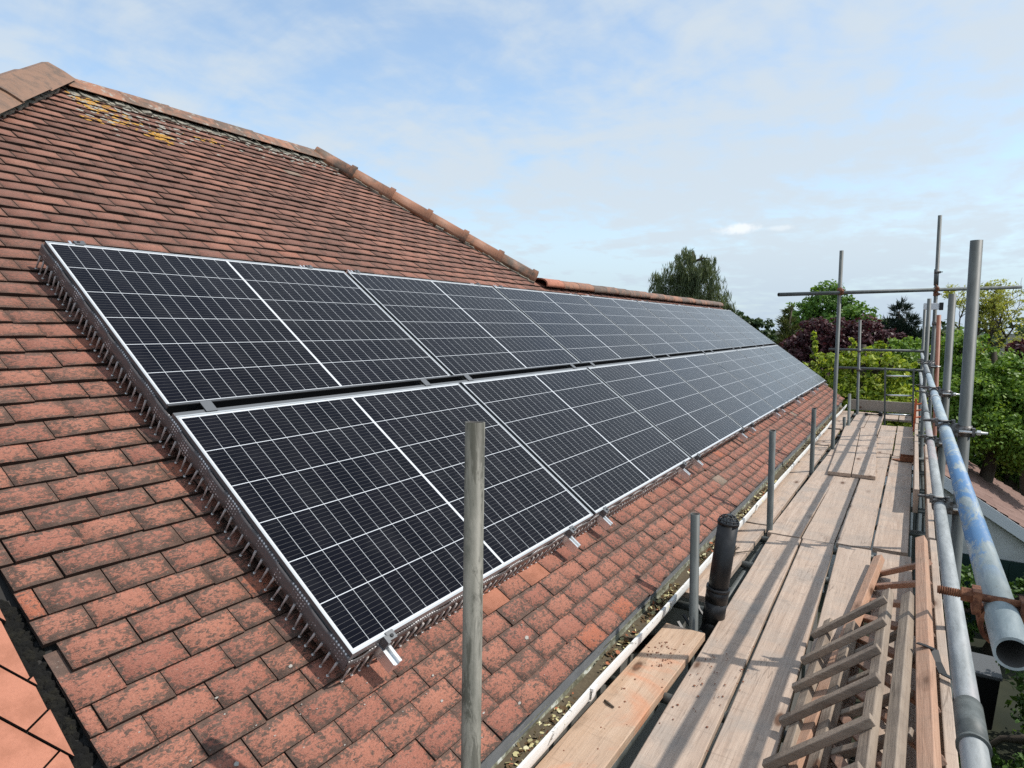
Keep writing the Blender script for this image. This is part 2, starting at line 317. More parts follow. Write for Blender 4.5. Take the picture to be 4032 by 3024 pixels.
# ------------------------------------------------------------------ mesh helpers
class MB:
    def __init__(s): s.v = []; s.f = []; s.sm = []; s.mi = []; s.r = []; s.r2 = []; s.uv = []
    def face(s, idx, smooth=False, mi=0, r=.5, r2=.5, uv=None): s.f.append(tuple(idx)); s.sm.append(smooth); s.mi.append(mi); s.r.append(r); s.r2.append(r2); s.uv.append(uv)
    def add(s, pts): n = len(s.v); s.v.extend([tuple(p) for p in pts]); return n
    def box(s, lo, hi, mi=0):
        x0, y0, z0 = lo; x1, y1, z1 = hi
        n = s.add([(x0, y0, z0), (x1, y0, z0), (x1, y1, z0), (x0, y1, z0), (x0, y0, z1), (x1, y0, z1), (x1, y1, z1), (x0, y1, z1)])
        for q in ((0, 3, 2, 1), (4, 5, 6, 7), (0, 1, 5, 4), (1, 2, 6, 5), (2, 3, 7, 6), (3, 0, 4, 7)): s.face([n + i for i in q], mi=mi)
        return s
    def bar(s, a, b, w, h, up=(0, 0, 1), mi=0, taper=None):
        """box from a to b, w across, h along up (centred)"""
        a = Vector(a); b = Vector(b); d = (b - a).normalized(); u = Vector(up); x = d.cross(u).normalized(); u = x.cross(d).normalized()
        pts = []
        for e in (a, b):
            for sx, su in ((-1, -1), (1, -1), (1, 1), (-1, 1)): pts.append(e + x * (w / 2 * sx) + u * (h / 2 * su))
        n = s.add(pts)
        for q in ((3, 2, 1, 0), (4, 5, 6, 7), (0, 1, 5, 4), (1, 2, 6, 5), (2, 3, 7, 6), (3, 0, 4, 7)): s.face([n + i for i in q], mi=mi)
        return s
    def tube(s, a, b, r0, r1=None, n=20, inner=None, mi=0, mi_in=0, cap=True, smooth=True):
        a = Vector(a); b = Vector(b); r1 = r0 if r1 is None else r1; d = (b - a).normalized()
        x = d.orthogonal().normalized(); y = d.cross(x)
        def ring(c, r): return s.add([c + x * (r * math.cos(2 * math.pi * k / n)) + y * (r * math.sin(2 * math.pi * k / n)) for k in range(n)])
        A = ring(a, r0); B = ring(b, r1)
        for k in range(n): j = (k + 1) % n; s.face((A + k, A + j, B + j, B + k), smooth, mi)
        if inner:
            A2 = ring(a, inner); B2 = ring(b, inner)
            for k in range(n):
                j = (k + 1) % n
                s.face((A2 + j, A2 + k, B2 + k, B2 + j), smooth, mi_in); s.face((A + j, A + k, A2 + k, A2 + j), False, mi); s.face((B + k, B + j, B2 + j, B2 + k), False, mi)
        elif cap:
            s.face([A + k for k in reversed(range(n))], False, mi); s.face([B + k for k in range(n)], False, mi)
        return s
    def path(s, pts, r, n=10, mi=0):
        pts = [Vector(p) for p in pts]; rr = r if isinstance(r, (list, tuple)) else [r] * len(pts); rings = []; x = None
        for i, c in enumerate(pts):
            d = (pts[min(i + 1, len(pts) - 1)] - pts[max(i - 1, 0)]).normalized()
            x = d.orthogonal().normalized() if x is None else (x - d * x.dot(d)).normalized()
            y = d.cross(x); rings.append(s.add([c + x * (rr[i] * math.cos(2 * math.pi * k / n)) + y * (rr[i] * math.sin(2 * math.pi * k / n)) for k in range(n)]))
        for A, B in zip(rings, rings[1:]):
            for k in range(n): j = (k + 1) % n; s.face((A + k, A + j, B + j, B + k), True, mi)
        s.face([rings[0] + k for k in reversed(range(n))], mi=mi); s.face([rings[-1] + k for k in range(n)], mi=mi)
        return s
    def build(s, name, mats, parent=None, mw=None, bevel=0, attrs=False):
        me = bpy.data.meshes.new(name); me.from_pydata(s.v, [], s.f)
        for mt in (mats if isinstance(mats, (list, tuple)) else [mats]): me.materials.append(M[mt] if isinstance(mt, str) else mt)
        me.polygons.foreach_set('use_smooth', s.sm); me.polygons.foreach_set('material_index', s.mi)
        if attrs:
            me.attributes.new('rnd', 'FLOAT', 'FACE').data.foreach_set('value', s.r); me.attributes.new('rnd2', 'FLOAT', 'FACE').data.foreach_set('value', s.r2)
            u = me.uv_layers.new(name='uv'); fl = []
            for fc, q in zip(s.f, s.uv):
                for k in range(len(fc)): fl.extend(q[k] if q else (.5, .5))
            u.data.foreach_set('uv', fl)
        me.update()
        o = bpy.data.objects.new(name, me); COL.objects.link(o)
        if mw is not None: o.matrix_world = mw
        if parent is not None: o.parent = parent
        if bevel:
            bv = o.modifiers.new('bevel', 'BEVEL'); bv.width = bevel; bv.segments = 2; bv.limit_method = 'ANGLE'
        return o
def tag(o, label=None, cat=None, group=None, kind=None):
    for k, v in (('label', label), ('category', cat), ('group', group), ('kind', kind)):
        if v: o[k] = v
    return o
def empty(name, mw=None, loc=None):
    o = bpy.data.objects.new(name, None); o.empty_display_size = .1; COL.objects.link(o)
    if mw is not None: o.matrix_world = mw
    if loc is not None: o.location = loc
    return o
def copy_part(src, parent, mb=None):
    c = src.copy(); COL.objects.link(c); c.parent = parent
    if mb is not None: c.matrix_basis = mb
    return c

# roof frame: local x = u along the eaves, y = v up the slope, z = h off the glass plane
PHI = R(36.1386); CP, SPH = math.cos(PHI), math.sin(PHI)
ROOF = Matrix(((0, -CP, SPH, 0), (1, 0, 0, 0), (0, SPH, CP, 0), (0, 0, 0, 1)))
TH = -.15      # tile surface below the glass plane
# ------------------------------------------------------------------ ground
g = MB(); n = g.add([(-600, -300, -5.6), (600, -300, -5.6), (600, 1500, -5.6), (-600, 1500, -5.6)]); g.face((n, n + 1, n + 2, n + 3))
tag(g.build('ground', 'ground'), kind='structure')

# ------------------------------------------------------------------ the house
house = empty('house', loc=(-3, 4, -5.6)); tag(house, 'house with steep hipped red clay tile roof carrying the solar panels', 'house')
HI = Matrix.Translation((3, -4, 5.6))
def hpart(mb, name, mats, roof=True, **k):
    return mb.build(name, mats, house, mw=HI @ ROOF if roof else HI, **k)
PU, GV = .1795, .0952          # tile pitch along the eaves, course gauge
TT = .017
def one_tile(t, u0, u1, v0, hs=0., r=.5, r2=.5, ln=.19, tw=0., base=TH, rot=None):
    cam_ = .0022
    us = [u0, (u0 + u1) / 2, u1]; low = base + .012 + hs; hiz = base - .012
    pts = []
    for k, u in enumerate(us):
        c = cam_ if k == 1 else 0.; t_ = tw * (k - 1)
        pts += [(u, v0 + t_ * .4, low + c + t_), (u, v0 + ln, hiz + c), (u, v0 + t_ * .4, low + c + t_ - TT)]
    if rot: pts = [rot(*p) for p in pts]
    n = t.add(pts); e = GV / ln
    for k in (0, 1):
        a, b = n + 3 * k, n + 3 * k + 3; x0, x1 = k / 2, (k + 1) / 2
        t.face((a, b, b + 1, a + 1), True, 0, r, r2, ((x0, 0), (x1, 0), (x1, 1 / e), (x0, 1 / e)))
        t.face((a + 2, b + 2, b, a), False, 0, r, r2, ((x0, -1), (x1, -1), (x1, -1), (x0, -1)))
    t.face((n, n + 1, n + 2), False, 0, r, r2, ((0, -1), (0, -1), (0, -1))); t.face((n + 7, n + 6, n + 8), False, 0, r, r2, ((1, -1), (1, -1), (1, -1)))
VR = 4.86; UAP = .98; UTOP = 3.50; VLOW = 2.72; UHB = 5.12; UEND = 13.14; V0 = -.475
def umin(v): return UAP - (VR - v) * .805
def umax(v): return UEND if v < VLOW + .03 else UTOP + (VR - v) * (UHB - UTOP) / (VR - VLOW)
t = MB(); rt = random.Random(3); tfs = []
nrow = int((VR - V0) / GV) + 1
for i in range(nrow):
    v = V0 + i * GV; row = rt.uniform(-.004, .004); off = (i % 2) * PU / 2 + rt.uniform(-.012, .012) + .028
    lo, hi = umin(v + .05) - .05, umax(v + .05) + .02
    if v < .70: lo = max(lo, -.635)
    k0 = math.floor((lo - off) / PU)
    k = k0
    while True:
        u0 = off + k * PU; u1 = u0 + PU - .0032; k += 1
        if u0 > hi: break
        if u1 < lo: continue
        u0 = max(u0, lo); u1 = min(u1, hi)
        if u1 - u0 < .03: continue
        lift = rt.choice((0, 0, 0, 0, .004, .002)) ; sl = rt.uniform(-.004, .003) + (rt.uniform(-.012, 0) if rt.random() < .04 else 0)
        rr = rt.random(); fresh = (.62 < u0 < .78 and .0 > v > -.1) or (1.02 < u0 < 1.2 and -.16 < v < -.07) or (-1.05 < u0 < -.85 and 1.15 < v < 1.23)
        if fresh: tfs.append(MB())
        one_tile(tfs[-1] if fresh else t, u0 + rt.uniform(-.0012, .0012), u1 + rt.uniform(-.001, .001), v + row + sl, lift + rt.uniform(-.0015, .0015), rr, rt.random(), tw=rt.uniform(-.0022, .0022))
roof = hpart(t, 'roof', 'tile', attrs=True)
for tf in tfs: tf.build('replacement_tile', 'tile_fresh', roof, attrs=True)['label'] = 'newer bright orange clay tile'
# boarding under the tiles and the far slopes, so the roof is a closed solid
ridgeX = lambda v, h=TH - .03: Vector((-CP * v + SPH * h, 0, SPH * v + CP * h))
dk = MB()
h0 = TH - .024
def rp(u, v, h=h0): return ROOF @ Vector((u, v, h))
e0, e1, a0, a1, b0, b1, l1 = rp(umin(V0) - .02, V0), rp(UEND, V0), rp(UAP, VR), rp(UTOP, VR), rp(UHB, VLOW), rp(UEND, VLOW), None
zb = e0.z
def mirror(p, xr): return Vector((2 * xr - p.x, p.y, p.z))
pts = [e0, e1, b1, b0, a1, a0]; n = dk.add(pts); dk.face([n + i for i in range(6)])
fa0, fa1 = Vector((a0.x - 7.2, e0.y, zb)), Vector((a1.x - 7.2, UEND, zb))
n = dk.add([a1, a0, fa0, fa1]); dk.face((n, n + 1, n + 2, n + 3))
n = dk.add([a0, e0, fa0]); dk.face((n, n + 1, n + 2))
bl0, bl1 = Vector((b0.x - 6.0, b0.y + 2.0, zb)), Vector((b1.x - 6.0, b1.y, zb))
n = dk.add([b0, b1, bl1, bl0]); dk.face((n, n + 1, n + 2, n + 3))
n = dk.add([a1, fa1, bl0, b0]); dk.face((n, n + 1, n + 2, n + 3))
n = dk.add([b1, e1, bl1]); dk.face((n, n + 1, n + 2))
dk.build('roof_boarding', 'felt', house, mw=HI)

# ridge and hip tiles -------------------------------------------------
def cap_tile(a, b, wid, hgt, up, matn, name, collar=True, prof='round', th=.016):
    """one half-round or angular cap from a to b (b is the lower/outer end with the collar)"""
    a = Vector(a); b = Vector(b); d = (b - a).normalized(); u = Vector(up); x = d.cross(u).normalized(); u = x.cross(d).normalized()
    mbx = MB(); secs = []
    if prof == 'round': ang = [math.pi * k / 8 for k in range(9)]; base = [(-math.cos(q), .12 + .88 * math.sin(q)) for q in ang]; base = [(-1.0, -.25)] + base + [(1.0, -.25)]
    else: base = [(-1.0, -.05), (-.62, .45), (-.12, .97), (.12, .97), (.62, .45), (1.0, -.05)]
    L = (b - a).length
    st = [(0, 1.0), (L - .062, 1.02)] + ([(L - .06, 1.17), (L, 1.2)] if collar else [(L, 1.05)])
    for q, sc in st:
        c = a + d * q; secs.append((mbx.add([c + x * (wid * sc * px) + u * (hgt * sc * py) for px, py in base]), mbx.add([c + x * ((wid * sc - th) * px) + u * ((hgt * sc - th) * py) for px, py in base])))
    m_ = len(base)
    for (A, A2), (B, B2) in zip(secs, secs[1:]):
        for k in range(m_ - 1): mbx.face((A + k, A + k + 1, B + k + 1, B + k), prof == 'round'); mbx.face((A2 + k + 1, A2 + k, B2 + k, B2 + k + 1))
        mbx.face((A2, A, B, B2)); mbx.face((A + m_ - 1, A2 + m_ - 1, B2 + m_ - 1, B + m_ - 1))
    for (E, E2), fl in ((secs[0], 0), (secs[-1], 1)):
        for k in range(m_ - 1): q = (E + k, E2 + k, E2 + k + 1, E + k + 1); mbx.face(q if fl else q[::-1])
    return mbx.build(name, matn, house, mw=HI)
up = Vector((0, 0, 1))
hipA, hipB = rp(UTOP - .10, VR + .02, TH), rp(UHB - .02, VLOW + .06, TH)
hn = Vector((.35, .45, .8))
for i in range(6):
    f0, f1 = i / 6 - (.012 if i else 0), (i + 1) / 6
    cap_tile(hipA.lerp(hipB, f0), hipA.lerp(hipB, f1), .088, .112, hn, 'ridge', 'hip_tile', prof='round')
lhA, lhB = rp(UAP + .02, VR + .06, TH), rp(umin(2.4), 2.4, TH)
for i in range(7):
    f0, f1 = i / 7, (i + 1) / 7 + .012
    cap_tile(lhA.lerp(lhB, f0) + up * (.012 * (i % 2)), lhA.lerp(lhB, f1) + up * (.012 * (i % 2)), .17, .115, (.30, -.42, .8), 'ridge_brown', 'hip_tile', collar=False, prof='ang', th=.02)
nr = 6
for i in range(nr):
    u0 = UAP + .06 + (UTOP - UAP - .1) * i / nr; u1 = UAP + .06 + (UTOP - UAP - .1) * (i + 1) / nr - .006
    cap_tile(rp(u0, VR - .02, TH - .022), rp(u1, VR - .02 - .004 * (i % 2), TH - .022), .135, .10 + .004 * (i % 2), up, 'ridge_lichen', 'ridge_tile', collar=False, prof='ang')
nr = 19
for i in range(nr):
    u0 = UHB + .03 + (UEND - UHB - .05) * i / nr; u1 = UHB + .03 + (UEND - UHB - .05) * (i + 1) / nr - .006
    hj = rng.uniform(-.006, .006)
    o = cap_tile(rp(u0, VLOW + .01, TH - .01 + hj), rp(u1, VLOW + .01, TH - .01 + hj), .135, .085, up, 'ridge' if i else 'tile_fresh', 'ridge_tile', collar=False, prof='round')
    if i == 0: o['label'] = 'newer bright orange ridge tile'
# mortar bedding under caps
mo = MB()
def lump_strip(mb, pts, w, h, seg=26, seed=1, up=(0, 0, 1)):
    q = random.Random(seed)
    for a, b in zip(pts, pts[1:]):
        a = Vector(a); b = Vector(b)
        for k in range(seg):
            p0 = a.lerp(b, k / seg); p1 = a.lerp(b, (k + 1) / seg + .01)
            mb.bar(p0 + Vector((q.uniform(-.012, .012), 0, q.uniform(-.01, .01))), p1 + Vector((q.uniform(-.012, .012), 0, q.uniform(-.01, .01))), w * q.uniform(.75, 1.15), h * q.uniform(.7, 1.2), up)
nrm = ROOF.to_3x3() @ Vector((0, 0, 1))
lump_strip(mo, [rp(UTOP - .07, VR - .06, TH + .01), rp(UHB - .08, VLOW + .05, TH + .01)], .12, .03, 40, 2, nrm)
lump_strip(mo, [rp(UAP + .05, VR - .125, TH + .006), rp(UTOP - .02, VR - .125, TH + .006)], .09, .030, 60, 3, nrm)
lump_strip(mo, [rp(UAP - .02, VR - .11, TH + .01), rp(umin(3.2) + .07, 3.2, TH + .01)], .10, .03, 30, 4, nrm)
hpart(mo, 'mortar_bedding', 'mortar', roof=False)
# lichen crusts near the apex: thin irregular pads lying on the tiles
def pads(name, matn, spots, seed):
    q = random.Random(seed); p = MB()
    for cu, cv, su, sv, cnt in spots:
        for _ in range(cnt):
            u, v = q.gauss(cu, su), q.gauss(cv, sv); 
            if v > VR - .02 or u < umin(v) + .05 or u > umax(v) - .05: continue
            r_ = q.uniform(.006, .024); k = 9; fr = ((v - V0) % GV) / GV
            z_ = TH + .014 - .010 * fr * 2 * .55 + .0035
            n = p.add([(u, v, z_ + .003)] + [(u + r_ * q.uniform(.6, 1.5) * math.cos(6.283 * j / k), v + r_ * .7 * q.uniform(.5, 1.2) * math.sin(6.283 * j / k), z_ - .001) for j in range(k)])
            for j in range(k): p.face((n, n + 1 + j, n + 1 + (j + 1) % k), True)
    o = p.build(name, matn, roof); o['kind'] = 'stuff'; return o
pads('yellow_lichen', 'lichen_y', [(1.16, 4.62, .06, .10, 80), (1.30, 4.42, .07, .08, 24), (1.50, 4.27, .05, .06, 46), (1.03, 4.30, .05, .02, 12), (2.02, 4.48, .09, .02, 14)], 5)
pads('pale_lichen', 'lichen_w', [(1.25, 4.66, .2, .07, 50), (1.45, 4.45, .22, .12, 45), (1.1, 4.5, .04, .16, 24), (2.2, 4.72, .5, .05, 70), (3.1, 4.70, .3, .06, 60), (2.0, 4.5, .5, .12, 30), (3.0, 4.62, .3, .06, 30)], 6)

# moss-choked valley and the small side roof at the left foot of the picture
mv = MB(); q = random.Random(11)
vp = [(-.95, .735), (-.80, .715), (-.70, .69), (-.662, .63), (-.657, .5), (-.659, .35), (-.661, .2), (-.661, 0.), (-.661, -.2), (-.661, -.47)]
for (ua, va), (ub, vb) in zip(vp, vp[1:]):
    for k in range(7):
        f = k / 7; u, v = ua + (ub - ua) * f, va + (vb - va) * f
        for _ in range(14):
            r_ = q.uniform(.008, .017); cu, cv, ch = u + q.uniform(-.022, .022), v + q.uniform(-.02, .02), TH - .020 + q.uniform(-.006, .008)
            n = mv.add([(cu, cv, ch + r_ * .8)] + [(cu + r_ * math.cos(1.047 * j) * q.uniform(.8, 1.2), cv + r_ * math.sin(1.047 * j) * q.uniform(.8, 1.2), ch - .006) for j in range(6)])
            for j in range(6): mv.face((n, n + 1 + j, n + 1 + (j + 1) % 6), True)
vm = hpart(mv, 'moss_filled_valley', 'moss')
side = MB(); q = random.Random(12); A = R(-62); ca, sa = math.cos(A), math.sin(A)
def clip(poly, u):
    out = []
    for i, p in enumerate(poly):
        n_ = poly[(i + 1) % len(poly)]
        if p[0] <= u: out.append(p)
        if (p[0] - u) * (n_[0] - u) < 0: f = (u - p[0]) / (n_[0] - p[0]); out.append(tuple(p[k] + f * (n_[k] - p[k]) for k in range(len(p))))
    return out
for i in range(-12, 8):          # courses run across at an angle, cut tiles ending in a ragged line at the valley
    for k in range(-8, 9):
        x0 = -.36 + k * .178 + (i % 2) * .089; y0 = i * .098; w_, h_ = .1725, .0935
        poly = []
        for px, py, lx, ly in ((x0, y0, 0, 0), (x0 + w_, y0, 1, 0), (x0 + w_, y0 + h_, 1, 1), (x0, y0 + h_, 0, 1)): poly.append((-.69 + ca * px - sa * (py - .05), .30 + sa * px + ca * (py - .05), TH + .006 - .004 * ly, lx, ly))
        poly = clip(poly, -.684 + q.uniform(-.010, .006))
        cx_ = sum(p[0] for p in poly) / max(1, len(poly)); cy_ = sum(p[1] for p in poly) / max(1, len(poly))
        if len(poly) < 3 or cy_ > .68 + (cx_ + .7) * .2 or cx_ < -1.7 or cy_ < -.5: continue
        r1, r2_ = q.random(), q.random(); m_ = len(poly); dz_ = q.uniform(0, .003)
        n = side.add([(p[0], p[1], p[2] + dz_) for p in poly] + [(p[0], p[1], p[2] - .016) for p in poly])
        side.face([n + j for j in range(m_)], False, 0, r1, r2_, [(p[3], p[4]) for p in poly])
        for j in range(m_): jj = (j + 1) % m_; side.face((n + m_ + j, n + m_ + jj, n + jj, n + j), False, 0, r1, r2_, [(.5, -1)] * 4)
sr = hpart(side, 'side_roof', 'tile_fresh', attrs=True); sr['label'] = 'small side roof of fresher orange tiles'

# eaves: felt drip strip, gutter, walls
fs = MB(); fs.box((.246, -2.4, -.515), (.252, UEND, -.42)); hpart(fs, 'eaves_strip', 'fascia', roof=False)
wl = MB(); wl.box((-6.2, -2.2, -5.6), (.05, 12.95, -.50)); hpart(wl, 'wall', 'wall_grey', roof=False)
sf = MB(); sf.box((.05, -2.4, -.60), (.244, UEND - .02, -.565)); hpart(sf, 'soffit', 'white_peel', roof=False)
bx_ = lambda c_: math.copysign(abs(c_) ** .45, c_) if c_ > 0 else c_
gt = MB(); gy0, gy1 = -1.9, 13.05; cx, cz = .300, -.508
outer = [(cx + .053 * bx_(math.cos(t_)), cz + .062 * math.sin(t_)) for t_ in [math.pi + math.pi * k / 12 for k in range(13)]]
inner = [(cx + .048 * bx_(math.cos(t_)), cz + .057 * math.sin(t_)) for t_ in [math.pi + math.pi * k / 12 for k in range(13)]]
lip = [(cx + .053, cz + .010), (cx + .041, cz + .010)]; bk = [(cx - .053, cz + .012), (cx - .046, cz + .012)]
NY = 40
rings = []
for j in range(NY + 1):
    y = gy0 + (gy1 - gy0) * j / NY; w = .0025 * math.sin(j * 2.1) + .003 * math.sin(j * .7)
    rings.append(gt.add([(bk[0][0] + w, y, bk[0][1])] + [(a + w, y, b) for a, b in outer] + [(lip[0][0] + w, y, lip[0][1]), (lip[1][0] + w, y, lip[1][1])] + [(a + w, y, b) for a, b in reversed(inner)] + [(bk[1][0] + w, y, bk[1][1])]))
m_ = 13 * 2 + 4
for A_, B_ in zip(rings, rings[1:]):
    for k in range(m_):
        j = (k + 1) % m_; gt.face((A_ + k, A_ + j, B_ + j, B_ + k), 1 < k < 12 or 16 < k < 28, 1 if 16 <= k <= 29 else 0)
for e in (rings[0], rings[-1]):
    gt.face([e + k for k in range(m_)])
gut = hpart(gt, 'gutter', ['white_peel', 'gutter_in'], roof=False)
for y in (-.55, .32, 1.02, 2.05, 4.35, 6.2, 8.3, 10.4, 12.3):
    jn = MB(); pr_ = [(cx + .058 * bx_(math.cos(t_)), cz + .067 * math.sin(t_)) for t_ in [math.pi * .98 + math.pi * 1.06 * k / 12 for k in range(13)]]
    a = jn.add([(p[0], y - .022, p[1]) for p in pr_]); c = jn.add([(p[0], y + .022, p[1]) for p in pr_])
    for k in range(12): jn.face((a + k, a + k + 1, c + k + 1, c + k), True)
    jn.box((cx + .05, y - .022, cz + .004), (cx + .064, y + .022, cz + .016))
    jn.build('gutter_joint', 'white_peel', gut)
# silt and fallen petals lying in the gutter
sl = MB(); q = random.Random(21)
prev = None
for j in range(260):
    y = gy0 + .05 + (12.9 - gy0) * j / 260; hh = .010 * math.sin(j * .33) + q.uniform(-.006, .006)
    cur = sl.add([(cx - .040, y, cz - .018 + hh * .6), (cx - .012, y, cz - .026 + hh + q.uniform(-.004, .004)), (cx + .018, y, cz - .026 + hh + q.uniform(-.004, .004)), (cx + .040, y, cz - .016 + hh * .5)])
    if prev is not None:
        for k in range(3): sl.face((prev + k, prev + k + 1, cur + k + 1, cur + k), True)
    prev = cur
tag(sl.build('gutter_silt', 'silt'), 'dark silt lying along the gutter', 'silt', kind='stuff')
M['petal'] = mat('petal', None, .8, fn=lambda b, p: b.ramp(b.attr('rnd'), [(0., (.10, .06, .025)), (.40, (.20, .15, .07)), (.5, (.55, .49, .25)), (.85, (.68, .63, .40)), (.90, (.42, .15, .07)), (1., (.45, .17, .09))], 'CONSTANT'))
pt = MB()
for _ in range(2600):
    y = q.uniform(-1.2, 5.5) if q.random() < .72 else q.uniform(2, 12.5)
    if math.sin(y * 4.1) + math.sin(y * 9.3 + 1) < q.uniform(-1.6, .8): continue
    c = Vector((cx + q.gauss(0, .018), y, cz - .018 + abs(q.gauss(0, .006)))); r_ = q.uniform(.004, .016); nn = Vector((q.gauss(0, .5), q.gauss(0, .5), 1)).normalized(); x = nn.orthogonal().normalized(); x.rotate(Matrix.Rotation(q.uniform(0, 6), 3, nn)); yy = nn.cross(x); el = q.uniform(.35, 1.)
    k = 6; n = pt.add([c + x * (r_ * math.cos(1.047 * j)) + yy * (r_ * el * math.sin(1.047 * j)) for j in range(k)]); pt.face([n + j for j in range(k)], r=q.random())
    n = pt.add([c - nn * .0012 + x * (r_ * math.cos(1.047 * j)) + yy * (r_ * el * math.sin(1.047 * j)) for j in range(k)]); pt.face([n + j for j in reversed(range(k))], r=q.random())
tag(pt.build('fallen_petals', 'petal', attrs=True), 'yellow petals and leaf scraps scattered in the gutter', 'leaf litter', kind='stuff')
# pale chips of mortar on the tiles
ch = MB(); q = random.Random(31)
for _ in range(170):
    if q.random() < .55: u, v = q.uniform(-.7, 1.1), q.uniform(-.46, .25)
    else: u, v = q.uniform(-.9, 5), q.uniform(-.46, .9)
    if -.03 < u and v > -.05: continue
    fr = ((v - V0) % GV) / GV; c = Vector((u, v, TH + .012 - .011 * fr)); s_ = q.uniform(.0012, .0035) if q.random() < .93 else q.uniform(.005, .012)
    pts = [(c.x + s_ * math.cos(1.257 * j) * q.uniform(.6, 1.4), c.y + s_ * .7 * math.sin(1.257 * j) * q.uniform(.6, 1.3), 0) for j in range(5)]
    n = ch.add([(a, b, c.z + .0045) for a, b, _ in pts] + [(a, b, c.z - .002) for a, b, _ in pts]); ch.face([n + j for j in range(5)])
    for j in range(5): k = (j + 1) % 5; ch.face((n + 5 + j, n + 5 + k, n + k, n + j))
M['chip'] = mat('mortar_chip', None, .9, fn=lambda b, p: b.mix(b.noise(b.coord(), 40, 3), (.22, .20, .18), (.46, .43, .38)))
tag(ch.build('mortar_chips', 'chip', mw=ROOF), 'small pale mortar chips scattered on the tiles', 'debris', kind='stuff')

# ------------------------------------------------------------------ solar array
GX, GY = .0331, .0594
fr = MB(); lw, dpt = .0075, .034
def ring_frame(mb, L, W_, lw, top, bot):
    o_ = [(0, 0), (L, 0), (L, W_), (0, W_)]; i_ = [(lw, lw), (L - lw, lw), (L - lw, W_ - lw), (lw, W_ - lw)]
    n = mb.add([(x, y, top) for x, y in o_] + [(x, y, top) for x, y in i_] + [(x, y, bot) for x, y in o_] + [(x, y, bot) for x, y in i_])
    for k in range(4):
        j = (k + 1) % 4
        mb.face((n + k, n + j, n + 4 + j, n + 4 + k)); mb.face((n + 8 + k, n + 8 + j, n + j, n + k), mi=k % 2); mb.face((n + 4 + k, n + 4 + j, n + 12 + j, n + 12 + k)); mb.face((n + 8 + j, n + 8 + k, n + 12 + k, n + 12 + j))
ring_frame(fr, LP, SP, lw, .0015, -dpt)
gl = MB(); n = gl.add([(.004, .004, -.001), (LP - .004, .004, -.001), (LP - .004, SP - .004, -.001), (.004, SP - .004, -.001), (.004, .004, -.006), (LP - .004, .004, -.006), (LP - .004, SP - .004, -.006), (.004, SP - .004, -.006)])
for qd in ((0, 1, 2, 3), (7, 6, 5, 4), (0, 4, 5, 1), (1, 5, 6, 2), (2, 6, 7, 3), (3, 7, 4, 0)): gl.face([n + i for i in qd])
ordn = ['first', 'second', 'third', 'fourth', 'fifth', 'sixth', 'seventh']
proto = None
for row in (0, 1):
    for k in range(7):
        rn = 'lower' if row == 0 else 'upper'
        lab = {0: f'nearest black solar panel of the {rn} row, at its left end', 6: f'farthest black solar panel of the {rn} row, at its right end'}.get(k, f'black solar panel in the {rn} row, {ordn[k]} counting from the near left end')
        root = empty('solar_panel', ROOF @ Matrix.Translation((k * (LP + GX), row * (SP + GY), 0)))
        tag(root, lab, 'solar panel', 'solar panels in two rows on the roof')
        if proto is None: proto = (fr.build('frame', ['alu_white', 'frame_side'], root), gl.build('cell_sheet', 'cell', root))
        else:
            for c in proto: copy_part(c, root)
# rails with their clamps
rail_u = [.150, 1.484, 1.900, 3.362, 3.735, 5.303, 5.768, 7.206, 7.625, 8.884, 9.353, 10.562, 11.185, 12.46]
pf = MB(); hw = .020
prof = [(-hw, -.078), (hw, -.078), (hw, -.0345), (.009, -.0345), (.009, -.047), (-.009, -.047), (-.009, -.0345), (-hw, -.0345)]
for v0, v1 in ((0., 2.49),):
    a = pf.add([(x, v0, z) for x, z in prof]); b = pf.add([(x, v1, z) for x, z in prof]); k_ = len(prof)
    for k in range(k_): j = (k + 1) % k_; pf.face((a + k, a + j, b + j, b + k))
    pf.face([a + k for k in reversed(range(k_))]); pf.face([b + k for k in range(k_)])
ec = MB(); ec.box((-.017, -.030, -.034), (-.004, -.001, .0045)); ec.box((-.004, -.024, -.034), (.030, -.001, .0045)); ec.box((-.004, -.006, -.0), (.030, .008, .0058))
bt = MB(); bt.tube((.012, -.012, .0045), (.012, -.012, .0085), .0065, n=12)
mc = MB(); mc.box((-.024, .002, .0022), (.024, GY + .002, .0055)); mc.box((-.006, .018, -.034), (.006, .040, .0022))
hk = MB(); hk.box((-.016, -.02, -.130), (.016, .02, -.0785)); hk.box((-.014, -.10, -.136), (.014, .02, -.130))
rp0 = None
near = ['nearest the camera', 'second', 'third', 'fourth', 'fifth', 'sixth', 'seventh', 'eighth', 'ninth', 'tenth', 'eleventh', 'twelfth', 'thirteenth', 'farthest']
